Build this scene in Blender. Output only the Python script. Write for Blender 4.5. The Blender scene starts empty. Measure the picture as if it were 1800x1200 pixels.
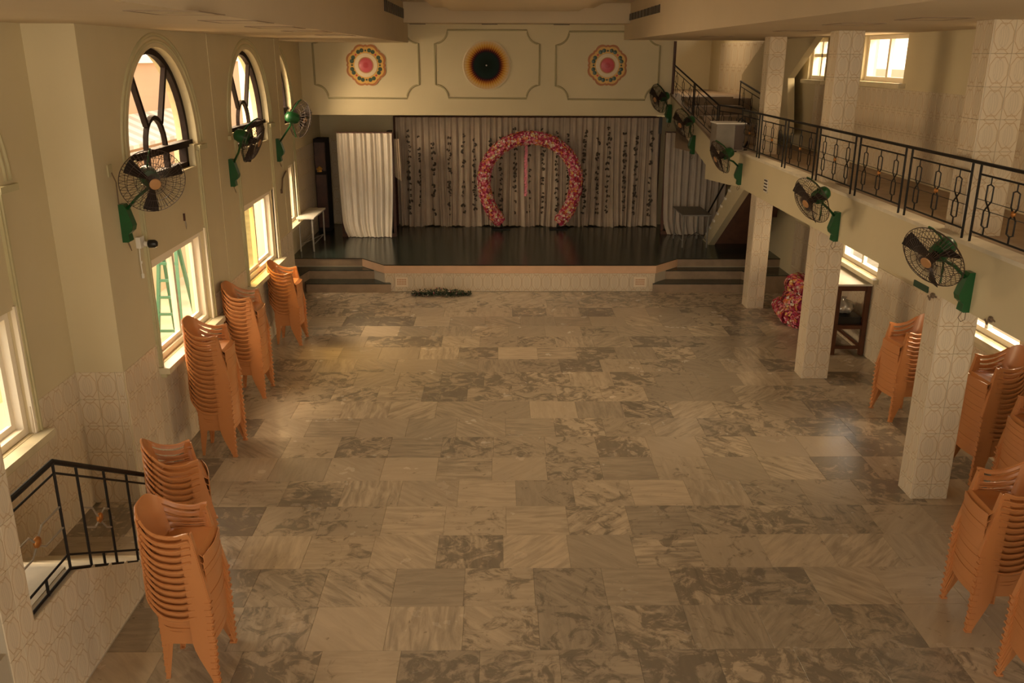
import bpy, math, random
import numpy as np
from mathutils import Vector, Matrix, geometry
random.seed(7)
PI = math.pi
SC = bpy.context.scene
COL = SC.collection

# ------------------------------------------------------------------ camera
CF, CP, CYAW, CROLL, CH = 1539.5, .31504, -.015423, -.00411, 4.6
cp_, sp_ = math.cos(CP), math.sin(CP)
cy_, sy_ = math.cos(CYAW), math.sin(CYAW)
cr_, sr_ = math.cos(CROLL), math.sin(CROLL)
FWD = Vector((-sy_ * cp_, cy_ * cp_, -sp_))
R0 = Vector((cy_, sy_, 0))
D0 = FWD.cross(R0)
RIGHT = cr_ * R0 + sr_ * D0
DOWN = -sr_ * R0 + cr_ * D0
CAM = Vector((0, 0, CH))
camd = bpy.data.cameras.new('camera')
cam = bpy.data.objects.new('camera', camd)
COL.objects.link(cam)
camd.sensor_width = 36
camd.lens = CF / 1800 * 36
camd.clip_end = 300
M = Matrix((RIGHT, -DOWN, -FWD)).transposed().to_4x4()
M.translation = CAM
cam.matrix_world = M
SC.camera = cam

def at(x, y, ax, val):
    """pixel (1800x1200) -> point where its ray meets the plane axis=val"""
    d = (x - 900) / CF * RIGHT + (y - 600) / CF * DOWN + FWD
    return CAM + d * ((val - CAM[ax]) / d[ax])

# ------------------------------------------------------------------ light
SC.view_settings.view_transform = 'Standard'
SC.view_settings.look = 'None'
SC.view_settings.gamma = 1
SC.view_settings.use_curve_mapping = False
SC.view_settings.exposure = -0.12
SC.cycles.max_bounces = 7
SC.cycles.diffuse_bounces = 5
SC.cycles.glossy_bounces = 3
SC.cycles.transparent_max_bounces = 10
SC.cycles.sample_clamp_indirect = 4
SC.cycles.use_denoising = True

world = bpy.data.worlds.new('world')
SC.world = world
world.use_nodes = True
wn = world.node_tree.nodes
wl = world.node_tree.links
bg = wn['Background']
tc = wn.new('ShaderNodeTexCoord')
sep = wn.new('ShaderNodeSeparateXYZ')
wl.new(tc.outputs['Generated'], sep.inputs[0])
ramp = wn.new('ShaderNodeValToRGB')
wl.new(sep.outputs['Z'], ramp.inputs[0])
ramp.color_ramp.elements[0].position = 0.0
ramp.color_ramp.elements[0].color = (1.0, .88, .70, 1)
ramp.color_ramp.elements[1].position = 0.5
ramp.color_ramp.elements[1].color = (.86, .86, .84, 1)
wl.new(ramp.outputs[0], bg.inputs[0])
bg.inputs[1].default_value = 3.2

WARM = (1.0, .735, .455)
def area(name, loc, target, sx, sy, power, color=WARM):
    L = bpy.data.lights.new(name, 'AREA')
    L.shape = 'RECTANGLE'
    L.size = sx
    L.size_y = sy
    L.energy = power
    L.color = color
    o = bpy.data.objects.new(name, L)
    COL.objects.link(o)
    o.location = loc
    o.rotation_euler = (Vector(target) - Vector(loc)).to_track_quat('-Z', 'Y').to_euler()
    return o
# unseen lamps added for window daylight, above the roof line outside each bay
for k, wy in enumerate((6.7, 10.47, 14.15, 18.0)):
    area('window_daylight', (-6.4, wy, 6.3), (-2.2, wy + .2, 1.2), 2.2, 2.6, (520, 760, 800, 800)[k])
area('window_daylight', (-7.0, 14.8, 4.5), (5.9, 13.5, 3.7), 3.4, 2.2, 1000)  # extra unseen fill lamp, lower outside, added to brighten the right gallery wall
for k, wy in enumerate((10.25, 14.1)):
    area('window_daylight', (8.2, wy, 2.6), (4.0, wy, 1.2), 1.8, 1.6, 420)  # lamps added outside the lower right windows
for k, wy in enumerate((5.0, 9.2, 14.1)):
    area('window_daylight', (8.4, wy, 6.6), (4.0, wy, 3.6), 2.0, 1.8, (350, 800, 800)[k])  # lamps added outside the upper right windows, brighten left wall and gallery
# unseen fill lamps, added outside the rear wall openings behind the camera
area('rear_daylight', (.9, -3.5, 4.33), (.3, 14.0, 2.2), 9.0, 1.6, 270)
area('rear_daylight', (1.0, -3.5, 1.3), (.6, 14.0, 1.6), 6.8, 2.4, 60)
area('stairwell_daylight', (4.9, 22.8, 5.2), (4.9, 22.8, 0), 1.6, 2.4, 26)  # added fill lamp above the soffit line, brightens the stairwell walls

# ------------------------------------------------------------------ materials
MATS = {}
def nmat(name):
    m = bpy.data.materials.new(name)
    m.use_nodes = True
    MATS[name] = m
    return m, m.node_tree.nodes, m.node_tree.links, m.node_tree.nodes['Principled BSDF']

def simple(name, col, rough=.5, metal=0, noise=0, nscale=8, bump=0, bscale=60, spec=.5, col2=None, coords='Object'):
    m, n, l, b = nmat(name)
    b.inputs['Roughness'].default_value = rough
    b.inputs['Metallic'].default_value = metal
    b.inputs['Specular IOR Level'].default_value = spec
    c = (*col, 1)
    if noise or col2:
        t = n.new('ShaderNodeTexCoord')
        nz = n.new('ShaderNodeTexNoise')
        nz.inputs['Scale'].default_value = nscale
        nz.inputs['Detail'].default_value = 5
        if coords == 'Position':
            g = n.new('ShaderNodeNewGeometry')
            l.new(g.outputs['Position'], nz.inputs['Vector'])
        else:
            l.new(t.outputs[coords], nz.inputs['Vector'])
        r = n.new('ShaderNodeValToRGB')
        r.color_ramp.elements[0].position = .3
        r.color_ramp.elements[1].position = .7
        r.color_ramp.elements[0].color = (*(col2 or [x * (1 - noise) for x in col]), 1)
        r.color_ramp.elements[1].color = c
        l.new(nz.outputs['Fac'], r.inputs[0])
        l.new(r.outputs[0], b.inputs['Base Color'])
    else:
        b.inputs['Base Color'].default_value = c
    if bump:
        nb = n.new('ShaderNodeTexNoise')
        nb.inputs['Scale'].default_value = bscale
        t2 = n.new('ShaderNodeTexCoord')
        l.new(t2.outputs['Object'], nb.inputs['Vector'])
        bp = n.new('ShaderNodeBump')
        bp.inputs['Strength'].default_value = bump
        bp.inputs['Distance'].default_value = .02
        l.new(nb.outputs['Fac'], bp.inputs['Height'])
        l.new(bp.outputs[0], b.inputs['Normal'])
    return m

simple('cream', (.62, .535, .345), .75, noise=.10, nscale=.9, coords='Position', spec=.25)
simple('cream_trim', (.52, .47, .28), .6, noise=.12, nscale=3, coords='Position')
simple('soffit_paint', (.62, .515, .36), .8, noise=.08, nscale=.7, coords='Position', spec=.2)
simple('ledge_white', (.72, .65, .50), .5, noise=.25, nscale=4, coords='Position')
simple('panel_line', (.36, .31, .17), .6)
simple('grout', (.42, .36, .27), .9)
simple('floor_grout', (.25, .21, .155), .9)
simple('window_white', (.82, .74, .60), .4)
simple('sill_stone', (.70, .62, .42), .45, noise=.2, nscale=5)
simple('brown_wood', (.020, .010, .007), .7, spec=.2, noise=.3, nscale=12)
simple('chair_plastic', (.52, .215, .075), .28, noise=.06, nscale=3, spec=.5)
simple('fan_green', (.008, .085, .022), .35, noise=.2, nscale=9)
simple('fan_wire', (.035, .018, .011), .6)
simple('fan_blade', (.018, .012, .009), .6, spec=.2)
simple('fan_badge', (.42, .22, .09), .45, metal=.3)
simple('iron_black', (.008, .006, .005), .55, spec=.3)
simple('brass', (.42, .17, .04), .4, metal=.6)
simple('stage_green', (.034, .046, .038), .2, noise=.55, nscale=5, coords='Position')
simple('riser_stone', (.33, .235, .15), .55, noise=.3, nscale=5, coords='Position')
simple('coping_peach', (.66, .42, .255), .45, noise=.12, nscale=4, coords='Position')
simple('curtain_white', (.78, .72, .62), .85, noise=.08, nscale=3, spec=.1)
simple('curtain_mid', (.50, .43, .35), .9, noise=.12, nscale=4, spec=.1)
simple('curtain_grey', (.50, .41, .32), .9, noise=.16, nscale=4, spec=.1)
simple('dark_wood', (.085, .030, .016), .45, noise=.4, nscale=7)
simple('red_brown_wood', (.12, .040, .016), .45, noise=.4, nscale=8)
simple('table_white', (.72, .68, .58), .35, noise=.1, nscale=6)
simple('steel', (.38, .35, .30), .4, metal=.6)
simple('grey_top', (.20, .185, .16), .5)
simple('grey_metal', (.27, .235, .185), .5, metal=.2, noise=.3, nscale=3)
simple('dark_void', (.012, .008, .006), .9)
simple('vent_dark', (.075, .050, .036), .6)
simple('vent_orange', (.50, .25, .12), .6)
simple('light_frame', (.24, .17, .11), .6)
simple('leaf_green', (.030, .052, .020), .6, noise=.5, nscale=30)
simple('flower_white', (.75, .70, .62), .7)
simple('flower_red', (.45, .035, .055), .7)
simple('flower_pink', (.78, .27, .34), .7)
simple('flower_magenta', (.50, .05, .13), .7)
simple('flower_orange', (.75, .27, .06), .7)
simple('flower_yellow', (.72, .48, .14), .7)
simple('flower_cream', (.74, .62, .46), .7)
simple('string_dark', (.055, .040, .026), .8)
simple('medal_gold', (.62, .36, .07), .45)
simple('medal_rust', (.36, .13, .03), .5)
simple('medal_red', (.50, .03, .04), .4)
simple('medal_cream', (.66, .55, .36), .5)
simple('medal_green', (.015, .045, .015), .35)
simple('plastic_white', (.70, .66, .58), .4)
simple('plastic_black', (.012, .011, .011), .35)
simple('bag_silver', (.55, .52, .47), .22, metal=.55, bump=.6, bscale=9)
simple('rope_grey', (.16, .11, .07), .8)
simple('sign_green', (.015, .05, .025), .5)
simple('outside_peach', (.62, .37, .21), .9, noise=.08, nscale=.6, coords='Position')
simple('outside_cream', (.66, .52, .34), .9, noise=.1, nscale=.8, coords='Position')
simple('outside_white', (.86, .80, .68), .9)
simple('outside_ground', (.62, .52, .36), .9, noise=.35, nscale=1.2, coords='Position')
simple('ladder_green', (.05, .15, .09), .5)
simple('dirt', (.23, .18, .12), .9, noise=.5, nscale=14)

def wave_mat(name, c1, c2, scale, rough=.4):
    pass

def glass_mat():
    m, n, l, b = nmat('glass')
    out = n['Material Output']
    tr = n.new('ShaderNodeBsdfTransparent')
    tr.inputs[0].default_value = (.97, .96, .93, 1)
    gl = n.new('ShaderNodeBsdfGlossy')
    gl.inputs['Roughness'].default_value = .04
    mx = n.new('ShaderNodeMixShader')
    mx.inputs[0].default_value = .05
    l.new(tr.outputs[0], mx.inputs[1])
    l.new(gl.outputs[0], mx.inputs[2])
    l.new(mx.outputs[0], out.inputs[0])
glass_mat()
# tinted pane (yellow reflective film) of the sliding sash
def tint_mat():
    m, n, l, b = nmat('glass_tinted')
    out = n['Material Output']
    tr = n.new('ShaderNodeBsdfTransparent')
    tr.inputs[0].default_value = (.95, .86, .58, 1)
    gl = n.new('ShaderNodeBsdfGlossy')
    gl.inputs['Roughness'].default_value = .06
    mx = n.new('ShaderNodeMixShader')
    mx.inputs[0].default_value = .08
    l.new(tr.outputs[0], mx.inputs[1])
    l.new(gl.outputs[0], mx.inputs[2])
    l.new(mx.outputs[0], out.inputs[0])
tint_mat()

def mth(n, l, op, a, b=None, c=None):
    x = n.new('ShaderNodeMath')
    x.operation = op
    for i, v in enumerate((a, b, c)):
        if v is None:
            continue
        if isinstance(v, (int, float)):
            x.inputs[i].default_value = v
        else:
            l.new(v, x.inputs[i])
    return x.outputs[0]

def tile_mat(name, base, line, core):
    """printed wall tile: octagon outline, chevrons and a soft oval ornament, in the tile's own plane"""
    m, n, l, b = nmat(name)
    b.inputs['Roughness'].default_value = .3
    t = n.new('ShaderNodeTexCoord')
    s = n.new('ShaderNodeSeparateXYZ')
    l.new(t.outputs['Object'], s.inputs[0])
    u = mth(n, l, 'ABSOLUTE', s.outputs['X'])
    v = mth(n, l, 'ABSOLUTE', s.outputs['Z'])
    # octagon metric
    d1 = mth(n, l, 'MULTIPLY', u, 2.15)
    d2 = mth(n, l, 'MULTIPLY', v, 2.5)
    d3 = mth(n, l, 'MULTIPLY', mth(n, l, 'ADD', mth(n, l, 'MULTIPLY', u, 1.6), mth(n, l, 'MULTIPLY', v, 1.55)), 1.0)
    d = mth(n, l, 'MAXIMUM', mth(n, l, 'MAXIMUM', d1, d2), d3)
    ln = mth(n, l, 'LESS_THAN', mth(n, l, 'ABSOLUTE', mth(n, l, 'SUBTRACT', d, .97)), .045)
    # chevrons in the corners
    ch = mth(n, l, 'SUBTRACT', v, mth(n, l, 'MULTIPLY', u, .55))
    ln2 = mth(n, l, 'LESS_THAN', mth(n, l, 'ABSOLUTE', mth(n, l, 'SUBTRACT', ch, .33)), .018)
    ln = mth(n, l, 'MAXIMUM', ln, ln2)
    # oval ornament
    e = mth(n, l, 'SQRT', mth(n, l, 'ADD', mth(n, l, 'POWER', mth(n, l, 'MULTIPLY', u, 4.4), 2), mth(n, l, 'POWER', mth(n, l, 'MULTIPLY', v, 3.4), 2)))
    wv = n.new('ShaderNodeTexWave')
    wv.inputs['Scale'].default_value = 2.6
    wv.inputs['Distortion'].default_value = 6
    wv.inputs['Detail'].default_value = 1
    l.new(t.outputs['Object'], wv.inputs['Vector'])
    om = mth(n, l, 'MULTIPLY', mth(n, l, 'LESS_THAN', e, 1.0), mth(n, l, 'GREATER_THAN', wv.outputs['Fac'], .55))
    ring = mth(n, l, 'LESS_THAN', mth(n, l, 'ABSOLUTE', mth(n, l, 'SUBTRACT', e, 1.05)), .08)
    om = mth(n, l, 'MAXIMUM', om, ring)
    oi = n.new('ShaderNodeObjectInfo')
    br = mth(n, l, 'MULTIPLY_ADD', oi.outputs['Random'], .10, .94)
    mx = n.new('ShaderNodeMixRGB')
    mx.inputs[1].default_value = (*base, 1)
    mx.inputs[2].default_value = (*core, 1)
    l.new(mth(n, l, 'MULTIPLY', om, .28), mx.inputs[0])
    mx2 = n.new('ShaderNodeMixRGB')
    l.new(mx.outputs[0], mx2.inputs[1])
    mx2.inputs[2].default_value = (*line, 1)
    l.new(mth(n, l, 'MULTIPLY', ln, .58), mx2.inputs[0])
    hs = n.new('ShaderNodeHueSaturation')
    l.new(mx2.outputs[0], hs.inputs['Color'])
    l.new(br, hs.inputs['Value'])
    l.new(hs.outputs[0], b.inputs['Base Color'])
tile_mat('wall_tile', (.64, .545, .40), (.42, .27, .13), (.40, .34, .25))

def marble_mat(name):
    m, n, l, b = nmat(name)
    t = n.new('ShaderNodeTexCoord')
    oi = n.new('ShaderNodeObjectInfo')
    rnd = oi.outputs['Random']
    g = n.new('ShaderNodeNewGeometry')
    rot = n.new('ShaderNodeVectorRotate')
    rot.rotation_type = 'Z_AXIS'
    l.new(t.outputs['Object'], rot.inputs['Vector'])
    q = mth(n, l, 'MULTIPLY', mth(n, l, 'ROUND', mth(n, l, 'MULTIPLY', rnd, 9)), .78)
    l.new(q, rot.inputs['Angle'])
    add = n.new('ShaderNodeVectorMath')
    add.operation = 'ADD'
    l.new(rot.outputs[0], add.inputs[0])
    cmb = n.new('ShaderNodeCombineXYZ')
    for i in range(3):
        l.new(mth(n, l, 'MULTIPLY', rnd, (91.7, 57.3, 33.1)[i]), cmb.inputs[i])
    l.new(cmb.outputs[0], add.inputs[1])
    mp = n.new('ShaderNodeMapping')
    mp.inputs['Scale'].default_value = (1.6, 9, 1)
    l.new(add.outputs[0], mp.inputs[0])
    def noise(vec, scale, detail, rough=.55, dist=0):
        z = n.new('ShaderNodeTexNoise')
        z.inputs['Scale'].default_value = scale
        z.inputs['Detail'].default_value = detail
        z.inputs['Roughness'].default_value = rough
        z.inputs['Distortion'].default_value = dist
        l.new(vec, z.inputs['Vector'])
        return z.outputs['Fac']
    grain = noise(mp.outputs[0], 1.7, 6, .6, .6)
    blot = noise(add.outputs[0], 4.2, 9, .70, 1.2)
    spot = noise(add.outputs[0], 13, 3, .5, .2)
    big = noise(g.outputs['Position'], .33, 3)
    # per-tile tone
    wn1 = n.new('ShaderNodeTexWhiteNoise')
    wn1.noise_dimensions = '1D'
    l.new(mth(n, l, 'MULTIPLY', rnd, 713.0), wn1.inputs['W'])
    wn2 = n.new('ShaderNodeTexWhiteNoise')
    wn2.noise_dimensions = '1D'
    l.new(mth(n, l, 'MULTIPLY_ADD', rnd, 391.0, 5.0), wn2.inputs['W'])
    wn3 = n.new('ShaderNodeTexWhiteNoise')
    wn3.noise_dimensions = '1D'
    l.new(mth(n, l, 'MULTIPLY_ADD', rnd, 1291.0, 9.0), wn3.inputs['W'])
    def rmp(fac, p0, c0, p1, c1):
        r = n.new('ShaderNodeValToRGB')
        r.color_ramp.elements[0].position = p0
        r.color_ramp.elements[0].color = (*c0, 1)
        r.color_ramp.elements[1].position = p1
        r.color_ramp.elements[1].color = (*c1, 1)
        l.new(fac, r.inputs[0])
        return r.outputs[0]
    def mix(f, a, bb):
        x = n.new('ShaderNodeMixRGB')
        l.new(f, x.inputs[0])
        for i, v in ((1, a), (2, bb)):
            if isinstance(v, tuple):
                x.inputs[i].default_value = (*v, 1)
            else:
                l.new(v, x.inputs[i])
        return x.outputs[0]
    tone = rmp(wn1.outputs['Value'], .1, (.385, .32, .24), .9, (.555, .452, .325))
    gr = mix(rmp(grain, .36, (1, 1, 1), .62, (0, 0, 0)), tone, (.26, .22, .17))
    gfac = mth(n, l, 'MULTIPLY', mth(n, l, 'MULTIPLY_ADD', wn3.outputs['Value'], .75, .15), 1.0)
    base = mix(gfac, tone, gr)
    # dark mottling on some tiles
    thr = mth(n, l, 'MULTIPLY_ADD', wn2.outputs['Value'], .34, .385)
    thr = mth(n, l, 'ADD', thr, mth(n, l, 'MULTIPLY', mth(n, l, 'SUBTRACT', .5, big), .30))
    mk = mth(n, l, 'MULTIPLY', mth(n, l, 'SUBTRACT', blot, thr), 7)
    mk = mth(n, l, 'MINIMUM', mth(n, l, 'MAXIMUM', mk, 0), .70)
    base = mix(mk, base, (.145, .125, .10))
    sm = mth(n, l, 'MULTIPLY', mth(n, l, 'SUBTRACT', spot, .70), 12)
    sm = mth(n, l, 'MINIMUM', mth(n, l, 'MAXIMUM', sm, 0), .6)
    base = mix(sm, base, (.16, .135, .10))
    l.new(base, b.inputs['Base Color'])
    rr = mth(n, l, 'MULTIPLY_ADD', noise(g.outputs['Position'], 2.1, 4), .25, .11)
    l.new(rr, b.inputs['Roughness'])
    b.inputs['Specular IOR Level'].default_value = .5
    bp = n.new('ShaderNodeBump')
    bp.inputs['Strength'].default_value = .06
    bp.inputs['Distance'].default_value = .01
    l.new(noise(g.outputs['Position'], 6, 4), bp.inputs['Height'])
    l.new(bp.outputs[0], b.inputs['Normal'])
marble_mat('marble')

def radial_mat():
    """round wall disc: dark green centre, rust and gold flames outwards"""
    m, n, l, b = nmat('disc_rays')
    b.inputs['Roughness'].default_value = .65
    b.inputs['Specular IOR Level'].default_value = .1
    t = n.new('ShaderNodeTexCoord')
    s = n.new('ShaderNodeSeparateXYZ')
    l.new(t.outputs['Object'], s.inputs[0])
    r = mth(n, l, 'SQRT', mth(n, l, 'ADD', mth(n, l, 'POWER', s.outputs['X'], 2), mth(n, l, 'POWER', s.outputs['Z'], 2)))
    a = mth(n, l, 'ARCTAN2', s.outputs['Z'], s.outputs['X'])
    w = mth(n, l, 'MULTIPLY', mth(n, l, 'SINE', mth(n, l, 'MULTIPLY', a, 48)), .018)
    rr = mth(n, l, 'DIVIDE', mth(n, l, 'ADD', r, w), .52)
    cr = n.new('ShaderNodeValToRGB')
    l.new(rr, cr.inputs[0])
    els = cr.color_ramp.elements
    els[0].position = 0
    els[0].color = (.006, .010, .006, 1)
    els[1].position = 1
    els[1].color = (.58, .43, .25, 1)
    for p, c in ((.50, (.010, .022, .018)), (.56, (.016, .008, .014)), (.62, (.09, .012, .012)), (.70, (.36, .13, .02)), (.80, (.55, .31, .06)), (.90, (.57, .38, .18))):
        e = els.new(p)
        e.color = (*c, 1)
    l.new(cr.outputs[0], b.inputs['Base Color'])
radial_mat()

def fan_disc_mat():
    m, n, l, b = nmat('disc_red_rays')
    b.inputs['Roughness'].default_value = .4
    t = n.new('ShaderNodeTexCoord')
    s = n.new('ShaderNodeSeparateXYZ')
    l.new(t.outputs['Object'], s.inputs[0])
    a = mth(n, l, 'ARCTAN2', s.outputs['Z'], s.outputs['X'])
    r = mth(n, l, 'SQRT', mth(n, l, 'ADD', mth(n, l, 'POWER', s.outputs['X'], 2), mth(n, l, 'POWER', s.outputs['Z'], 2)))
    w = mth(n, l, 'MULTIPLY', mth(n, l, 'GREATER_THAN', mth(n, l, 'SINE', mth(n, l, 'MULTIPLY', a, 32)), .2), mth(n, l, 'GREATER_THAN', r, .06))
    mx = n.new('ShaderNodeMixRGB')
    mx.inputs[1].default_value = (.42, .02, .035, 1)
    mx.inputs[2].default_value = (.60, .13, .15, 1)
    l.new(w, mx.inputs[0])
    l.new(mx.outputs[0], b.inputs['Base Color'])
fan_disc_mat()

def stripe_mat():
    m, n, l, b = nmat('stripes')
    g = n.new('ShaderNodeNewGeometry')
    s = n.new('ShaderNodeSeparateXYZ')
    l.new(g.outputs['Position'], s.inputs[0])
    w = mth(n, l, 'GREATER_THAN', mth(n, l, 'FRACT', mth(n, l, 'MULTIPLY', s.outputs['Y'], 1.3)), .5)
    mx = n.new('ShaderNodeMixRGB')
    mx.inputs[1].default_value = (.86, .72, .52, 1)
    mx.inputs[2].default_value = (.52, .44, .33, 1)
    l.new(w, mx.inputs[0])
    l.new(mx.outputs[0], b.inputs['Base Color'])
stripe_mat()

# ------------------------------------------------------------------ mesh helpers
class MB:
    def __init__(self):
        self.v = []
        self.f = []
        self.m = []
        self.mi = 0
    def add(self, vs, fs):
        k = len(self.v)
        self.v += [tuple(p) for p in vs]
        self.f += [tuple(i + k for i in f) for f in fs]
        self.m += [self.mi] * len(fs)
        return self
    def box(self, a, b, rot=0, piv=None):
        (x0, y0, z0), (x1, y1, z1) = a, b
        vs = [(x0, y0, z0), (x1, y0, z0), (x1, y1, z0), (x0, y1, z0), (x0, y0, z1), (x1, y0, z1), (x1, y1, z1), (x0, y1, z1)]
        if rot:
            px, py = piv or ((x0 + x1) / 2, (y0 + y1) / 2)
            c, s = math.cos(rot), math.sin(rot)
            vs = [(px + c * (x - px) - s * (y - py), py + s * (x - px) + c * (y - py), z) for x, y, z in vs]
        return self.add(vs, [(3, 2, 1, 0), (4, 5, 6, 7), (0, 1, 5, 4), (1, 2, 6, 5), (2, 3, 7, 6), (3, 0, 4, 7)])
    def beam(self, p, q, w, h=None, up=(0, 0, 1)):
        """square bar from p to q, w across (sideways), h along up"""
        p, q = Vector(p), Vector(q)
        d = (q - p).normalized()
        up = Vector(up)
        if abs(d.dot(up)) > .98:
            up = Vector((1, 0, 0))
        s = d.cross(up).normalized()
        u = s.cross(d).normalized()
        h = h or w
        s *= w / 2
        u *= h / 2
        vs = [p - s - u, p + s - u, p + s + u, p - s + u, q - s - u, q + s - u, q + s + u, q - s + u]
        return self.add(vs, [(3, 2, 1, 0), (4, 5, 6, 7), (0, 1, 5, 4), (1, 2, 6, 5), (2, 3, 7, 6), (3, 0, 4, 7)])
    def tube(self, pts, r, n=6, closed=False, caps=True):
        pts = [Vector(p) for p in pts]
        N = len(pts)
        rs = r if isinstance(r, (list, tuple)) else [r] * N
        vs, fs = [], []
        prev = None
        for i, p in enumerate(pts):
            a = pts[(i - 1) % N] if (closed or i > 0) else p
            b = pts[(i + 1) % N] if (closed or i < N - 1) else p
            d = (b - a).normalized()
            if prev is None:
                u = d.orthogonal().normalized()
            else:
                u = (prev - d * prev.dot(d))
                u = u.normalized() if u.length > 1e-6 else d.orthogonal().normalized()
            prev = u
            w = d.cross(u)
            for k in range(n):
                t = 2 * PI * k / n
                vs.append(p + rs[i] * (math.cos(t) * u + math.sin(t) * w))
        for i in range(N if closed else N - 1):
            j = (i + 1) % N
            for k in range(n):
                fs.append((i * n + k, i * n + (k + 1) % n, j * n + (k + 1) % n, j * n + k))
        if caps and not closed:
            fs.append(tuple(range(n - 1, -1, -1)))
            fs.append(tuple((N - 1) * n + k for k in range(n)))
        return self.add(vs, fs)
    def lathe(self, prof, n=24, M=None, cap=True):
        """profile [(r, h)] about local z"""
        vs, fs = [], []
        for r, h in prof:
            for k in range(n):
                t = 2 * PI * k / n
                vs.append(Vector((r * math.cos(t), r * math.sin(t), h)))
        for i in range(len(prof) - 1):
            for k in range(n):
                fs.append((i * n + k, i * n + (k + 1) % n, (i + 1) * n + (k + 1) % n, (i + 1) * n + k))
        if cap:
            fs.append(tuple(range(n - 1, -1, -1)))
            fs.append(tuple((len(prof) - 1) * n + k for k in range(n)))
        if M is not None:
            vs = [M @ p for p in vs]
        return self.add(vs, fs)
    def prism(self, poly, fn0, fn1):
        """poly: 2D points; fn0/fn1 map them to the two end faces"""
        n = len(poly)
        a = [Vector(fn0(*p)) for p in poly]
        b = [Vector(fn1(*p)) for p in poly]
        tri = geometry.tessellate_polygon([[Vector((p[0], p[1], 0)) for p in poly]])
        fs = [tuple(t) for t in tri] + [tuple(i + n for i in reversed(t)) for t in tri]
        fs += [(i, (i + 1) % n, (i + 1) % n + n, i + n) for i in range(n)]
        return self.add(a + b, fs)
    def holed(self, loops, fn0, fn1):
        """polygon with holes (loops[0] the outline) as a thick slab"""
        tri = geometry.tessellate_polygon([[Vector((p[0], p[1], 0)) for p in lp] for lp in loops])
        flat = [p for lp in loops for p in lp]
        n = len(flat)
        a = [Vector(fn0(*p)) for p in flat]
        b = [Vector(fn1(*p)) for p in flat]
        fs = [tuple(t) for t in tri] + [tuple(i + n for i in reversed(t)) for t in tri]
        k = 0
        for lp in loops:
            m = len(lp)
            fs += [(k + i, k + (i + 1) % m, k + (i + 1) % m + n, k + i + n) for i in range(m)]
            k += m
        return self.add(a + b, fs)
    def sheet(self, fn, nu, nv, t, closed_u=False):
        """grid surface fn(u, v), u, v in 0..1, given thickness t"""
        P = [[Vector(fn(i / nu, j / nv)) for j in range(nv + 1)] for i in range(nu + 1)]
        N = []
        for i in range(nu + 1):
            row = []
            for j in range(nv + 1):
                du = P[min(i + 1, nu)][j] - P[max(i - 1, 0)][j]
                dv = P[i][min(j + 1, nv)] - P[i][max(j - 1, 0)]
                nn = du.cross(dv)
                row.append(nn.normalized() if nn.length > 1e-9 else Vector((0, 0, 1)))
            N.append(row)
        vs, fs = [], []
        for s in (.5, -.5):
            for i in range(nu + 1):
                for j in range(nv + 1):
                    vs.append(P[i][j] + N[i][j] * t * s)
        w = nv + 1
        o = (nu + 1) * w
        for i in range(nu):
            for j in range(nv):
                a, b, c, d = i * w + j, (i + 1) * w + j, (i + 1) * w + j + 1, i * w + j + 1
                fs += [(a, b, c, d), (o + d, o + c, o + b, o + a)]
        for i in range(nu):
            a, b = i * w, (i + 1) * w
            fs.append((b, a, o + a, o + b))
            a, b = i * w + nv, (i + 1) * w + nv
            fs.append((a, b, o + b, o + a))
        for j in range(nv):
            a, b = j, j + 1
            fs.append((a, b, o + b, o + a))
            a, b = nu * w + j, nu * w + j + 1
            fs.append((b, a, o + a, o + b))
        return self.add(vs, fs)
    def mesh(self, name, mats, smooth=False):
        me = bpy.data.meshes.new(name)
        me.from_pydata([tuple(p) for p in self.v], [], self.f)
        if not isinstance(mats, (list, tuple)):
            mats = [mats]
        for m in mats:
            me.materials.append(MATS[m])
        if len(mats) > 1:
            me.polygons.foreach_set('material_index', self.m)
        if smooth:
            me.polygons.foreach_set('use_smooth', [True] * len(me.polygons))
            if smooth != 'all':
                try:
                    me.set_sharp_from_angle(angle=math.radians(38))
                except Exception:
                    pass
        me.update()
        return me
    def build(self, name, mats, parent=None, smooth=False):
        return link(name, self.mesh(name, mats, smooth), parent)

def link(name, me, parent=None):
    o = bpy.data.objects.new(name, me)
    COL.objects.link(o)
    if parent is not None:
        o.parent = parent
    return o

def tag(o, label=None, cat=None, group=None, kind=None):
    if label:
        o['label'] = label
    if cat:
        o['category'] = cat
    if group:
        o['group'] = group
    if kind:
        o['kind'] = kind
    return o

def thing(name, label, cat, loc=(0, 0, 0), rz=0, group=None, kind=None):
    o = bpy.data.objects.new(name, None)
    COL.objects.link(o)
    o.location = loc
    o.rotation_euler = (0, 0, rz)
    o.empty_display_size = .1
    return tag(o, label, cat, group, kind)

def struct(name, mb, mat, label, cat, smooth=False):
    return tag(mb.build(name, mat, None, smooth), label, cat, kind='structure')

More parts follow.
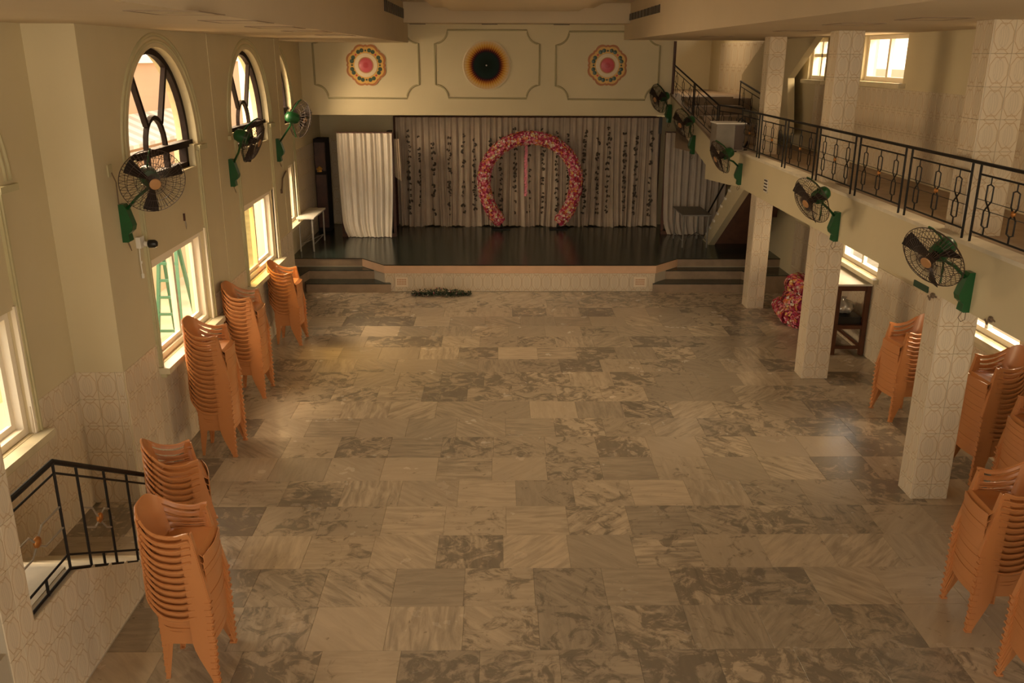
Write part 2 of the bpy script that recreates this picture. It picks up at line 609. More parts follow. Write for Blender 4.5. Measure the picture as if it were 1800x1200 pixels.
# one shared tile body: 1 x 1 in its own x-z plane, thin, bevelled face towards -y
def tile_mesh():
    b = MB()
    e = .012
    vs = [(-.5, 0, -.5), (.5, 0, -.5), (.5, 0, .5), (-.5, 0, .5),
          (-.5, -.7, -.5), (.5, -.7, -.5), (.5, -.7, .5), (-.5, -.7, .5),
          (-.5 + e, -1, -.5 + e), (.5 - e, -1, -.5 + e), (.5 - e, -1, .5 - e), (-.5 + e, -1, .5 - e)]
    fs = [(0, 1, 5, 4), (1, 2, 6, 5), (2, 3, 7, 6), (3, 0, 4, 7), (4, 5, 9, 8), (5, 6, 10, 9), (6, 7, 11, 10), (7, 4, 8, 11), (8, 9, 10, 11)]
    b.add(vs, fs)
    return b.mesh('tile', 'wall_tile')
TILE = tile_mesh()
TW, TH, TT = .2, .3, .008
def tiles(parent, origin, udir, rz, u0, u1, z0, z1, skip=None, tw=TW, th=TH, top_down=False):
    """tile a vertical face: origin (x, y) + udir * u; rz turns the tile's -y face outwards"""
    n = 0
    u = u0
    while u < u1 - .02:
        ue = min(u + tw, u1)
        if top_down:
            zs = []
            z = z1
            while z > z0 + .02:
                zs.append((max(z - th, z0), z))
                z -= th
        else:
            zs = []
            z = z0
            while z < z1 - .02:
                zs.append((z, min(z + th, z1)))
                z += th
        for za, zb in zs:
            cu, cz = (u + ue) / 2, (za + zb) / 2
            if skip and skip(cu, cz):
                continue
            o = link('tile', TILE, parent)
            o.location = (origin[0] + udir[0] * cu, origin[1] + udir[1] * cu, cz)
            o.rotation_euler = (0, 0, rz)
            o.scale = (ue - u - .003, TT, zb - za - .003)
            n += 1
        u = ue
    return n

# ================================================================== THE SETTING
XL, XB, XR = -3.87, -4.36, 5.93          # left wall, left recesses, right wall
XF = 4.50                                 # gallery fascia
YB = 20.2                                 # upper back wall above the stage
ZL, ZR, ZC = 4.865, 4.94, 5.65            # left soffit, right soffit, ceiling
ZG = 2.915                                # gallery floor
BAYS = (6.68, 10.47, 14.15, 18.0)         # window axes of the left wall

# ---- floor: marble squares laid in rows
floor = struct('floor', MB().box((-4.6, -3, -.12), (6.2, 18.6, -.010)), 'floor_grout', 'polished marble tiled floor of the long hall', 'floor')
FT = MB()
hx, hy, e = .3192, .2992, .002
FT.add([(-hx, -hy, -.010), (hx, -hy, -.010), (hx, hy, -.010), (-hx, hy, -.010),
        (-hx, -hy, -.002), (hx, -hy, -.002), (hx, hy, -.002), (-hx, hy, -.002),
        (-hx + e, -hy + e, 0), (hx - e, -hy + e, 0), (hx - e, hy - e, 0), (-hx + e, hy - e, 0)],
       [(0, 1, 5, 4), (1, 2, 6, 5), (2, 3, 7, 6), (3, 0, 4, 7), (4, 5, 9, 8), (5, 6, 10, 9), (6, 7, 11, 10), (7, 4, 8, 11), (8, 9, 10, 11)])
FTM = FT.mesh('tile', 'marble')
rest = MB()
rng = random.Random(3)
count = 0
spots = []
for k in range(22):
    y0 = 4.207 + .6 * k
    yc = y0 + .3
    if yc > 17.45:
        break
    off = rng.uniform(0, .64)
    x = -4.4 - off
    while x < XR:
        xc = x + .32
        x += .64
        if xc < -4.4 or xc > XR + .1:
            continue
        if yc < 6.6 and xc < -3.2:
            continue
        if (yc > 8.5 and yc < 16.2) and xc < XL - .2:
            continue
        if xc < -4.1 and yc < 7.4:
            continue
        spots.append((xc, yc))
spots.sort(key=lambda s: s[1] + .15 * abs(s[0] - 1))
hidden = [s for s in spots if s[1] < 5.1]
spots = [s for s in spots if s[1] >= 5.1]
for i, (xc, yc) in enumerate(spots):
    if i < 298:
        o = link('tile', FTM, floor)
        o.location = (xc, yc, rng.uniform(-.0006, .0006))
    else:
        rest.add([(p[0] + xc, p[1] + yc, p[2]) for p in FT.v], FT.f)
for xc, yc in hidden:
    rest.add([(p[0] + xc, p[1] + yc, p[2]) for p in FT.v], FT.f)
tag(rest.build('tile', 'marble', floor), kind='stuff')

# ---- left wall with its three planes
def arch_loop(c, a=1.07, b=1.13, zs=3.55, lo=3.25, hw=.92, n=22):
    lp = [(c - hw, lo), (c + hw, lo), (c + hw, zs - .03), (c + a, zs - .03)]
    lp += [(c + a * math.cos(PI * k / n), zs + b * math.sin(PI * k / n)) for k in range(n + 1)]
    lp += [(c - a, zs - .03), (c - hw, zs - .03)]
    return lp
LW0, LW1, LWH = 1.22, 2.42, .93
def low_loop(c):
    return [(c - LWH, LW0), (c + LWH, LW0), (c + LWH, LW1), (c - LWH, LW1)]
def left_wall(name, x, y0, y1, z0, bays, t, label):
    b = MB()
    loops = [[(y0, z0), (y1, z0), (y1, 5.3), (y0, 5.3)]]
    for c in bays:
        loops += [low_loop(c), arch_loop(c)]
    b.holed(loops, lambda y, z: (x, y, z), lambda y, z: (x - t, y, z))
    return struct(name, b, 'cream', label, 'wall')
def dado_skip(bays):
    return lambda u, z: z > 1.16 and any(abs(u - c) < 1.0 for c in bays)
wl1 = left_wall('wall_left', XL, 8.54, 16.28, -.1, BAYS[1:3], .26, 'cream left wall with arched windows over a tiled dado')
# returns of the projecting wall
r1 = MB().box((XB - .1, 8.534, -.1), (XL - .0006, 8.80, 5.3)).build('wall_return', 'cream', wl1)
r2 = MB().box((XB - .1, 16.02, -.1), (XL - .0006, 16.286, 5.3)).build('wall_return', 'cream', wl1)
tiles(wl1, (XL, 0), (0, 1), PI / 2, 8.545, 16.275, 0, 1.49, dado_skip(BAYS[1:3]), top_down=True)
tiles(wl1, (0, 8.534), (1, 0), 0, XB + .004, XL, -.1, 1.49, top_down=True)
MB().box((XL, 12.29, 1.50), (XL + .008, 12.53, 4.87)).build('pilaster_strip', 'cream', wl1)
MB().box((XL, 15.95, 1.50), (XL + .008, 16.28, 4.87)).build('pilaster_strip', 'cream', wl1)
wl2 = left_wall('wall_left', XB, 2.0, 8.545, -.1, BAYS[:1], .24, 'cream recessed left wall behind the black stair railing')
tiles(wl2, (XB, 0), (0, 1), PI / 2, 5.6, 8.54, 0, 1.49, dado_skip(BAYS[:1]), top_down=True)
wl3 = left_wall('wall_left', XB, 16.27, 22.2, -.1, BAYS[3:], .24, 'cream recessed left wall beside the stage table')
tiles(wl3, (XB, 0), (0, 1), PI / 2, 18.95, 21.9, .57, 2.66, None, top_down=True)

# arched windows, mouldings, lower sliding windows
def half_round(b, pts, r):
    b.tube(pts, r, 6)
wi = 0
for ib, c in enumerate(BAYS):
    x = XL if ib in (1, 2) else XB
    wi += 1
    w = tag(thing('window_%d' % wi, ('arched dark wooden window high above the black stair railing', 'arched dark wooden window above the nearest wall fan and camera', 'middle arched dark wooden window on the left wall', 'arched dark wooden window closest to the stage')[ib], 'window', (x, c, 0)), kind='structure')
    # surrounding mouldings
    for (a, bb, r) in ((1.255, 1.285, .022), (1.175, 1.215, .020)):
        m = MB()
        m.tube([(0, a * math.cos(PI * k / 30), 3.53 + bb * math.sin(PI * k / 30)) for k in range(31)], r, 6)
        m.build('arch_moulding', 'cream_trim', w, 'all')
    for s in (-1, 1):
        m = MB()
        m.box((-.01, s * 1.0 - .035, 1.22), (.03, s * 1.0 + .035, 3.44))
        m.box((-.01, s * 1.0 - .012, 1.22), (.045, s * 1.0 + .012, 3.44))
        m.build('side_moulding', 'cream_trim', w)
        MB().box((-.01, s * 1.15 - .15, 3.44), (.045, s * 1.15 + .15, 3.50)).build('springer_ledge', 'cream_trim', w)
    fx = -.13
    fr = MB()
    n = 26
    a, bb = 1.03, 1.09
    fr.tube([(fx, a * math.cos(PI * k / n), 3.55 + bb * math.sin(PI * k / n)) for k in range(n + 1)], .048, 4)
    fr.build('arch_frame', 'brown_wood', w)
    MB().box((fx - .05, -1.07, 3.49), (fx + .07, 1.07, 3.57)).build('transom', 'brown_wood', w)
    MB().box((fx - .04, -.92, 3.25), (fx + .05, .92, 3.31)).build('bottom_rail', 'brown_wood', w)
    for s in (-1, 1):
        MB().box((fx - .04, s * .88 - .04, 3.25), (fx + .05, s * .88 + .04, 3.52)).build('stile', 'brown_wood', w)
        MB().box((fx - .03, s * .30 - .03, 3.28), (fx + .03, s * .30 + .03, 3.55)).build('mullion', 'brown_wood', w)
        p = (fx, s * .22, 3.55 + .28)
        t = 58 * PI / 180
        q = (fx, s * 1.03 * math.cos(t), 3.55 + 1.09 * math.sin(t))
        MB().beam(p, q, .055, .055, (1, 0, 0)).build('glazing_bar', 'brown_wood', w)
    m = MB()
    m.tube([(fx, .30 * math.cos(PI * k / 14), 3.55 + .36 * math.sin(PI * k / 14)) for k in range(15)], .035, 4)
    m.build('inner_arch', 'brown_wood', w)
    g = MB()
    g.prism([(q[0] - c, q[1]) for q in arch_loop(c)], lambda y, z: (fx - .006, y, z), lambda y, z: (fx - .002, y, z))
    g.build('pane', 'glass', w)

for ib, c in enumerate(BAYS):
    x = XL if ib in (1, 2) else XB
    wi += 1
    w = tag(thing('window_%d' % wi, ('white sliding window with stone sill beside the stair railing', 'white sliding window below the nearest wall fan', 'white sliding window between the two tallest chair stacks and the stage', 'white sliding window beside the table on the stage')[ib], 'window', (x, c, 0)), kind='structure')
    fx = -.14
    for s in (-1, 1):
        MB().box((fx - .05, s * .8945 - .0345, LW0 + .001), (fx + .09, s * .8945 + .0345, LW1 - .001)).build('jamb', 'window_white', w)
        MB().box((-.02, s * .955 - .025, LW0), (.02, s * .955 + .025, LW1 + .03)).build('casing', 'window_white', w)
    MB().box((fx - .05, -.86, LW1 - .07), (fx + .09, .86, LW1 - .001)).build('head', 'window_white', w)
    MB().box((fx - .05, -.86, LW0 + .001), (fx + .09, .86, LW0 + .07)).build('bottom_rail', 'window_white', w)
    for j, (ya, yb, xo) in enumerate(((-.86, .02, .035), (-.02, .86, -.005))):
        sash = MB()
        for yy in (ya + .03, yb - .03):
            sash.box((fx + xo - .015, yy - .03, LW0 + .07), (fx + xo + .02, yy + .03, LW1 - .07))
        for zz in (LW0 + .10, LW1 - .10):
            sash.box((fx + xo - .0149, ya + .06, zz - .03), (fx + xo + .0199, yb - .06, zz + .03))
        sa = sash.build('sash', 'window_white', w)
        MB().box((fx + xo, ya + .06, LW0 + .13), (fx + xo + .004, yb - .06, LW1 - .13)).build('pane', 'glass_tinted' if (ib == 2 and j == 0) else 'glass', sa)
    MB().box((-.24, -1.06, 1.145), (.13, 1.06, 1.215)).build('sill', 'sill_stone', w)
    MB().box((.0, -1.02, 1.09), (.07, 1.02, 1.145)).build('sill_moulding', 'cream_trim', w)

# ---- right wall, windows below and above the gallery
RW = [('low', 14.1, .80, 1.30, 2.20), ('low', 10.25, .85, 1.36, 2.20), ('up', 14.12, .79, 4.24, 4.93), ('up', 17.05, .45, 4.20, 4.93), ('low', 6.6, .8, 1.36, 2.2), ('up', 9.2, .85, 4.24, 4.93), ('up', 5.0, .85, 4.24, 4.93)]
b = MB()
loops = [[(2.0, -.1), (25.7, -.1), (25.7, 5.3), (2.0, 5.3)]]
for _, c, h, z0, z1 in RW:
    loops.append([(c - h, z0), (c + h, z0), (c + h, z1), (c - h, z1)])
b.holed(loops, lambda y, z: (XR, y, z), lambda y, z: (XR + .24, y, z))
wr = struct('wall_right', b, 'cream', 'cream right wall with tiled dado below and above the gallery', 'wall')
def rskip(u, z):
    return any(abs(u - c) < h + .06 and z0 - .12 < z < z1 + .1 for _, c, h, z0, z1 in RW)
tiles(wr, (XR, 0), (0, 1), -PI / 2, 8.9, 17.3, 0, 1.49, rskip, top_down=True)
tiles(wr, (XR, 0), (0, 1), -PI / 2, 9.6, 17.0, ZG + .04, 4.15, None, top_down=True)
tiles(wr, (XR, 0), (0, 1), -PI / 2, 18.6, 24.6, 3.2, 4.94, None, tw=.6, th=.6, top_down=True)
for i, (kd, c, h, z0, z1) in enumerate(RW):
    wi += 1
    w = tag(thing('window_%d' % wi, ('white window under the gallery behind the wooden table', 'white window under the gallery behind the nearest pillar', 'bright white window above the gallery dado', 'narrow window with pinkish light above the gallery stairs', 'white window under the gallery near the camera', 'white gallery window behind the near upper pillar', 'white gallery window beside the camera')[i], 'window', (XR, c, 0)), kind='structure')
    f = MB()
    for s in (-1, 1):
        MB().box((.06, s * (h - .035) - .035, z0), (.16, s * (h - .035) + .035, z1)).build('jamb', 'window_white', w)
    MB().box((.06, -h + .07, z1 - .06), (.16, h - .07, z1 - .001)).build('head', 'window_white', w)
    MB().box((.06, -h + .07, z0 + .001), (.16, h - .07, z0 + .07)).build('bottom_rail', 'window_white', w)
    MB().box((.08, -.035, z0 + .06), (.14, .035, z1 - .05)).build('mullion', 'window_white', w)
    if i == 3:
        MB().box((.08, -h + .06, 4.60), (.14, h - .06, 4.66)).build('transom', 'window_white', w)
    for s in (-1, 1):
        MB().box((.108, min(s * .03, s * (h - .06)), z0 + .07), (.112, max(s * .03, s * (h - .06)), z1 - .06)).build('pane', 'glass', w)
    MB().box((-.10, -h - .1, z0 - .07), (.2, h + .1, z0 - .003)).build('sill', 'sill_stone', w)

# ---- ceilings
struct('ceiling', MB().box((-4.7, -3.3, ZC), (6.3, 26, ZC + .2)), 'soffit_paint', 'flat cream ceiling of the hall', 'ceiling')
struct('ceiling', MB().box((-4.62, -3.2, ZL), (-1.98, YB, ZC)), 'soffit_paint', 'dropped cream soffit along the left wall', 'ceiling')
struct('ceiling', MB().box((2.73, -3.2, ZR), (6.2, YB, ZC)), 'soffit_paint', 'dropped cream soffit above the gallery', 'ceiling')
struct('ceiling', MB().box((-1.98, 19.35, 5.25), (2.73, YB, ZC)), 'soffit_paint', 'cream bulkhead above the panelled back wall', 'ceiling')
tp0, tp1 = at(790, 18, 2, 5.35), at(1020, 18, 2, 5.35)
tray = thing('ceiling', 'stepped cream ceiling tray over the middle of the hall', 'ceiling', kind='structure')
MB().box((tp0.x, 1.0, 5.35), (tp1.x, 16.4, ZC)).build('tray_step', 'soffit_paint', tray)
MB().box((tp0.x - .3, .8, 5.42), (tp1.x + .3, 16.75, ZC - .002)).build('tray_step', 'soffit_paint', tray)

# ---- upper back wall, stage opening, stage back wall
wb = struct('wall_back', MB().box((XB - .2, YB, 3.335), (3.84, YB + .28, ZC)), 'cream', 'cream upper wall with three moulded panels above the stage', 'wall')
sb = MB()
sb.box((XB - .2, 21.95, -.1), (3.84, 22.2, 3.34))
wsb = struct('wall_back', sb, 'cream', 'wall at the back of the stage behind the curtains', 'wall')
tiles(wsb, (0, 21.95), (1, 0), 0, -4.34, -2.3, .57, 2.66, None, top_down=True)
struct('ceiling', MB().box((XB - .2, YB + .28, 3.40), (3.84, 22.2, 3.55)), 'cream', 'low ceiling over the back of the stage', 'ceiling')
sw = MB()
sw.box((3.84, 25.7, -.1), (6.2, 25.95, ZC))
sw.box((3.72, YB + .28, 3.34), (3.84, 25.8, ZC))
struct('wall_back', sw, 'cream', 'cream end wall of the stairwell behind the gallery stairs', 'wall')
struct('wall_back', MB().box((3.84, 21.95, -.1), (6.2, 22.2, 3.2)), 'cream', 'wall under the upper stair beside the stage', 'wall')

def corner_panel(x0, x1, z0, z1, r):
    pts = []
    for cx, cz, a0, a1 in ((x0, z0, 90, 0), (x1, z0, 180, 90), (x1, z1, 270, 180), (x0, z1, 360, 270)):
        for k in range(9):
            a = math.radians(a0 + (a1 - a0) * k / 8)
            pts.append((cx + r * math.cos(a), YB - .006, cz + r * math.sin(a)))
    return pts
PAN = ((-4.06, -1.76, 3.70, 5.13), (-1.40, .89, 3.705, 5.13), (1.25, 3.53, 3.685, 5.11))
for i, (x0, x1, z0, z1) in enumerate(PAN):
    m = MB()
    m.tube(corner_panel(x0, x1, z0, z1, .28), .022, 6, closed=True)
    struct('trim_%d' % (i + 1), m, 'panel_line', ('left', 'middle', 'right')[i] + ' wall panel moulding with scooped corners above the stage', 'moulding', 'all')

# ---- stage
stage = thing('stage', 'raised stage with dark green floor and tiled front', 'stage', kind='structure')
SP = [(XB, 21.95), (XB, 18.05), (-2.86, 18.05), (-2.34, 17.44), (3.2, 17.44), (3.75, 18.03), (XR, 18.03), (XR, 21.95)]
MB().prism(SP, lambda x, y: (x, y, -.1), lambda x, y: (x, y, .39)).build('stage_body', 'grout', stage)
MB().prism(SP, lambda x, y: (x, y, .54), lambda x, y: (x, y - .025 if y < 19 else y, .562)).build('stage_floor', 'stage_green', stage)
cp = MB()
cp.prism([(-2.88, 18.06), (-2.345, 17.415), (3.205, 17.415), (3.77, 18.04), (3.6, 18.2), (-2.7, 18.2)], lambda x, y: (x, y, .385), lambda x, y: (x, y, .541))
cp.build('coping', 'coping_peach', stage)
bd = MB()
bd.prism([(XB, 18.2), (XB, 18.055), (-2.87, 18.055), (-2.70, 18.2)], lambda x, y: (x, y, .385), lambda x, y: (x, y, .541))
bd.prism([(3.6, 18.2), (3.76, 18.035), (XR, 18.035), (XR, 18.2)], lambda x, y: (x, y, .385), lambda x, y: (x, y, .541))
bd.build('top_riser', 'riser_stone', stage)
tiles(stage, (0, 17.44), (1, 0), 0, -2.335, 3.195, 0, .385, None, th=.4)
for x0, px_ in ((-2.12, 0), (2.76, 1)):
    v = thing('vent_grille', ('left', 'right')[px_] + ' orange grille set in the tiled stage front', 'vent', (x0, 17.425, .0))
    v.parent = stage
    for kk in ('label', 'category'):
        del v[kk]
    MB().box((0, -.006, .10), (.26, .006, .31)).build('plate', 'flower_cream', v)
    g = MB()
    for iz in range(3):
        for ix in range(6):
            g.box((.04 + ix * .032, -.012, .145 + iz * .045), (.058 + ix * .032, -.004, .175 + iz * .045))
    g.build('grille', 'vent_orange', v)
def step_flight(name, label, polys):
    t = thing(name, label, 'steps', kind='structure')
    for poly, z in polys:
        MB().prism(poly, lambda x, y: (x, y, -.05), lambda x, y: (x, y, z - .018)).build('riser', 'riser_stone', t)
        cx = sum(p[0] for p in poly) / len(poly)
        cy = sum(p[1] for p in poly) / len(poly)
        MB().prism(poly, lambda x, y: (cx + (x - cx) * 1.004, cy + (y - cy) * 1.02, z - .018), lambda x, y: (cx + (x - cx) * 1.004, cy + (y - cy) * 1.02, z)).build('tread', 'stage_green', t)
step_flight('stage_steps', 'two green steps up to the stage beside the left chair stacks', [
    ([(XB, 18.05), (XB, 16.75), (-4.1, 16.75), (-3.93, 17.73), (-2.52, 17.73), (-2.86, 18.05)], .375),
    ([(-4.1, 17.74), (-3.92, 17.345), (-2.2, 17.345), (-2.24, 17.44), (-2.36, 17.44), (-2.58, 17.74)], .19)])
step_flight('stage_steps', 'two dark green steps up to the stage beside the far pillar', [
    ([(3.75, 18.03), (3.42, 17.72), (5.05, 17.72), (5.2, 17.30), (XR, 17.30), (XR, 18.03)], .375),
    ([(3.42, 17.73), (3.22, 17.44), (3.14, 17.345), (5.0, 17.345), (5.14, 17.73)], .19)])

# ---- pillars
def pillar(x0, x1, y0, y1, z0, z1, label, faces='fl', first=.0):
    b = MB().box((x0, y0, z0), (x1, y1, z1))
    p = struct('pillar', b, 'grout', label, 'pillar')
    zz = z0 + first
    if 'f' in faces:
        n = max(1, round((x1 - x0) / .195))
        tiles(p, (0, y0), (1, 0), 0, x0, x1, z0, z1, None, tw=(x1 - x0) / n, top_down=True)
    if 'l' in faces:
        n = 2
        tiles(p, (x0, 0), (0, 1), -PI / 2, y0, y1, z0, z1, None, tw=(y1 - y0) / n, top_down=True)
    if 'r' in faces:
        tiles(p, (x1, 0), (0, 1), PI / 2, y0, y1, z0, z1, None, tw=(y1 - y0) / 2, top_down=True)
    return p
pillar(4.515, 4.905, 8.54, 8.85, 0, 2.28, 'tiled pillar under the gallery beside the nearest chair stacks')
pillar(4.554, 4.94, 12.31, 12.63, 0, 2.28, 'tiled pillar under the gallery beside the wooden table')
pillar(4.765, 5.08, 16.16, 16.50, 0, 2.28, 'tiled pillar under the gallery beside the stage steps')
pillar(4.585, 4.98, 8.54, 8.86, ZG, ZR, 'tiled upper pillar on the gallery at the picture edge')
pillar(4.54, 4.88, 12.30, 12.62, ZG, ZR, 'tiled upper pillar on the gallery left of the bright window')
pillar(4.76, 5.05, 16.16, 16.48, ZG, ZR, 'tiled upper pillar on the gallery beside the inner stair rail')
pillar(-3.56, -3.17, 4.79, 5.125, 0, 3.25, 'tiled pillar in the near left corner by the stair', 'r')

# ---- gallery
gal = thing('gallery', 'long cream gallery slab along the right side', 'gallery', kind='structure')
MB().box((XF, 2.0, 2.28), (XF + .38, 16.62, 2.90)).build('fascia', 'cream', gal)
MB().box((XF + .38, 2.0, 2.62), (XR, 18.05, 2.899)).build('slab', 'soffit_paint', gal)
MB().box((XF - .045, 2.0, 2.895), (XF + .16, 16.66, 2.935)).build('edge_ledge', 'ledge_white', gal)
MB().box((XF + .16, 2.0, 2.899), (XR, 18.0, ZG)).build('gallery_floor', 'riser_stone', gal)

# angled upper flight from the gallery up to the stairwell beside the stage wall
SA, SB_ = Vector((4.5, 16.6, 0)), Vector((3.83, 20.16, 0))
sdir = (SB_ - SA).normalized()
snor = Vector((sdir.y, -sdir.x, 0))        # towards the right wall
SL = (SB_ - SA).length
def sv(s, z, d=0):
    return tuple(SA + sdir * s + snor * d + Vector((0, 0, z)))
fl_ = thing('staircase', 'cream upper stair flight rising from the gallery towards the stage wall', 'stairs', kind='structure')
poly = [(-.02, 2.28), (.38, 2.25), (1.50, 2.22), (1.50, 2.50), (2.70, 2.98), (SL, 3.33), (SL, 3.79), (1.50, 3.08), (1.1, 2.935), (-.02, 2.935)]
MB().prism(poly, lambda s, z: sv(s, z, 0), lambda s, z: sv(s, z, .16)).build('stringer', 'cream', fl_)
MB().prism([(1.1, 2.935), (1.5, 3.08), (SL, 3.79), (SL, 3.83), (1.5, 3.12), (1.1, 2.97)], lambda s, z: sv(s, z, -.03), lambda s, z: sv(s, z, .18)).build('stringer_cap', 'riser_stone', fl_)
for k in range(5):
    s0 = 1.2 + k * .48
    z = ZG + .17 * (k + 1)
    m = MB().prism([(s0, z - .45), (SL, z - .45), (SL, z), (s0, z)], lambda s, zz: sv(s, zz, .16), lambda s, zz: sv(s, zz, 1.25))
    m.build('step', 'riser_stone', fl_)
MB().box((3.84, 20.2, 3.45), (XR, 25.7, 3.72)).build('landing', 'riser_stone', fl_)
MB().box((XF + .02, 16.62, 2.25), (XR, 18.05, 2.62)).build('landing_beam', 'cream', fl_)
# lower flight from the stage up to the gallery
lf = thing('staircase', 'cream lower stair flight rising from the stage under the gallery', 'stairs', kind='structure')
LX0, LX1 = 4.72, 5.9
MB().prism([(16.75, 2.26), (17.15, 2.62), (20.0, .564), (19.4, .564)], lambda y, z: (LX0, y, z), lambda y, z: (LX0 + .14, y, z)).build('stringer', 'cream', lf)
for k in range(9):
    y0 = 19.85 - .28 * k
    z = .56 + .205 * (k + 1)
    MB().box((LX0 + .14, y0 - .3, z - .22), (LX1, y0, z)).build('step', 'red_brown_wood', lf)
    MB().box((LX0 - .02, y0 - .32, z - .02), (LX0 + .16, y0 - .18, z + .03)).build('tread_end', 'flower_white', lf)
MB().tube([(LX0 + .05, 19.95, 1.15), (LX0 + .05, 17.1, 3.05)], .02, 6).build('handrail', 'iron_black', lf)
# cream wall of the flight above, on the right
uw = MB()
q = [at(x, y, 0, 5.62) for x, y in ((1304, 131), (1346, 69), (1440, 57), (1385, 137), (1384, 238), (1302, 205))]
uw.prism([(p.y, p.z) for p in q], lambda y, z: (5.62, y, z), lambda y, z: (5.75, y, z))
struct('wall_right', uw, 'cream', 'sloped cream wall of the topmost stair flight behind the far upper pillar', 'wall')

# ---- near left: landing and stair down into the hall
st = thing('staircase', 'tiled landing and stone stair descending into the hall beside the near chairs', 'stairs', kind='structure')
pp = [(4.3, -.05), (7.35, -.05), (7.35, .03), (5.76, .925), (4.3, .925)]
MB().prism(pp, lambda y, z: (-3.178, y, z), lambda y, z: (-3.27, y, z)).build('side_wall', 'grout', st)
# tiles of the sloped side wall, cut along the slope
def cut_poly(y0, y1, z0, z1):
    P = [(y0, z0), (y1, z0), (y1, z1), (y0, z1)]
    def inside(p):
        return p[1] <= min(.925, .925 - (p[0] - 5.76) * .5629) + 1e-9
    def clip(P, f, inter):
        out = []
        for i in range(len(P)):
            a, b_ = P[i], P[(i + 1) % len(P)]
            if f(a):
                out.append(a)
            if f(a) != f(b_):
                out.append(inter(a, b_))
        return out
    def line_val(p):
        return .925 - (p[0] - 5.76) * .5629 - p[1]
    def it(a, b_):
        va, vb = line_val(a), line_val(b_)
        t = va / (va - vb)
        return (a[0] + (b_[0] - a[0]) * t, a[1] + (b_[1] - a[1]) * t)
    return clip(P, lambda p: line_val(p) >= 0, it)
yy = 5.12
while yy < 7.3:
    for iz in range(4):
        z0, z1 = .025 + iz * .3 - .0, min(.025 + iz * .3 + .3, .922)
        if z1 - z0 < .03:
            continue
        P = cut_poly(yy + .0015, yy + .1985, z0 + .0015, z1 - .0015)
        if len(P) < 3:
            continue
        cy, cz = yy + .1, .025 + iz * .3 + .15
        t = MB()
        # in the tile's own frame (x along the wall, z up), same print as the other tiles
        t.prism([((p[0] - cy) / .2, (p[1] - cz) / .3) for p in P], lambda u, v: (u, 0, v), lambda u, v: (u, -1, v))
        o = t.build('tile', 'wall_tile', st)
        o.location = (-3.178, cy, cz)
        o.rotation_euler = (0, 0, PI / 2)
        o.scale = (.2, .008, .3)
    yy += .2
MB().box((XB + .01, 3.0, -.05), (-3.272, 5.80, .93)).build('landing', 'ledge_white', st)
for k in range(6):
    y0 = 5.80 + .268 * k
    z = .93 - .15 * (k + 1)
    MB().box((XB + .01, y0, -.05), (-3.19, y0 + .268, z)).build('step', 'ledge_white', st)
# black railing of that stair
rl = thing('stair_railing', 'black iron railing with brass knobs along the near left stair', 'railing', (0, 0, 0))
RX = -3.21
def RP(y, up):
    return (RX, y, (.93 if y < 5.755 else .93 - (y - 5.755) * .575) + up)
for nm, up, r in (('handrail', .89, .021), ('upper_rail', .80, .009), ('lower_rail', .13, .009), ('bottom_rail', .012, .012)):
    MB().tube([RP(5.125, up), RP(5.755, up), RP(7.25, up)], r, 8).build(nm, 'iron_black', rl)
for y in (5.755, 6.06, 6.47, 6.85, 7.22):
    MB().tube([RP(y, .0), RP(y, .89)], .011, 6).build('post', 'iron_black', rl)
for y in (5.42, 6.27):
    MB().tube([RP(y, .0), RP(y, .13)], .011, 6).build('short_post', 'iron_black', rl)
def swirl(y, ya, yb):
    m = MB()
    m.tube([RP(ya, .53), RP(y - .09, .53), RP(y - .03, .46), RP(y + .03, .40), RP(y + .09, .36), RP(yb, .36)], .008, 5)
    m.tube([RP(ya, .36), RP(y - .09, .36), RP(y - .03, .41), RP(y + .03, .48), RP(y + .09, .53), RP(yb, .53)], .008, 5)
    w = m.build('scroll_bar', 'steel', rl)
    MB().lathe([(.001, -.02), (.036, -.012), (.045, 0), (.036, .012), (.001, .02)], 12, Matrix.Translation(RP(y, .445)) @ Matrix.Rotation(PI / 2, 4, 'Y')).build('knob', 'brass', w, 'all')
swirl(5.40, 5.125, 5.755)
swirl(6.30, 6.06, 6.47)

# ---- rear gallery the picture is taken from and the wall behind it
struct('gallery', MB().box((-4.6, -3.0, 2.85), (6.2, 1.0, 3.05)), 'soffit_paint', 'rear gallery slab below the camera', 'gallery')
rw = MB()
rw.holed([[(-4.7, -.1), (6.3, -.1), (6.3, ZC + .1), (-4.7, ZC + .1)], [(-3.8, 3.5), (5.6, 3.5), (5.6, 5.15), (-3.8, 5.15)], [(-2.5, .0), (4.5, .0), (4.5, 2.6), (-2.5, 2.6)]], lambda x, z: (x, -3.0, z), lambda x, z: (x, -3.25, z))
struct('wall_rear', rw, 'cream', 'rear wall of the hall behind the camera', 'wall')

# ================================================================== OUTSIDE
og = struct('ground_outside', MB().box((-40, -30, -1.2), (-4.7, 60, -1.0)), 'outside_ground', 'pale ground outside the left windows', 'ground')
og2 = struct('ground_outside', MB().box((6.3, -30, -1.2), (40, 60, -1.0)), 'outside_ground', 'pale ground outside the right windows', 'ground')
nb = thing('neighbour_house', 'peach rendered house with striped awning outside the arched windows', 'building', (-11, 0, -1))
MB().box((-3, 18.0, 0), (0, 46, 5.35)).build('wall', 'outside_peach', nb)
MB().box((-3.1, 17.9, 5.35), (.15, 46.1, 5.55)).build('parapet', 'outside_white', nb)
aw = MB()
aw.prism([(0, 3.9), (1.3, 3.3), (1.3, 3.2), (0, 3.8)], lambda x, z: (x, 19.0, z), lambda x, z: (x, 31.0, z))
aw.build('awning', 'stripes', nb)
gw = thing('garden_wall', 'low pale boundary wall outside the lower windows', 'wall', (-8.4, 0, -1), kind='structure')
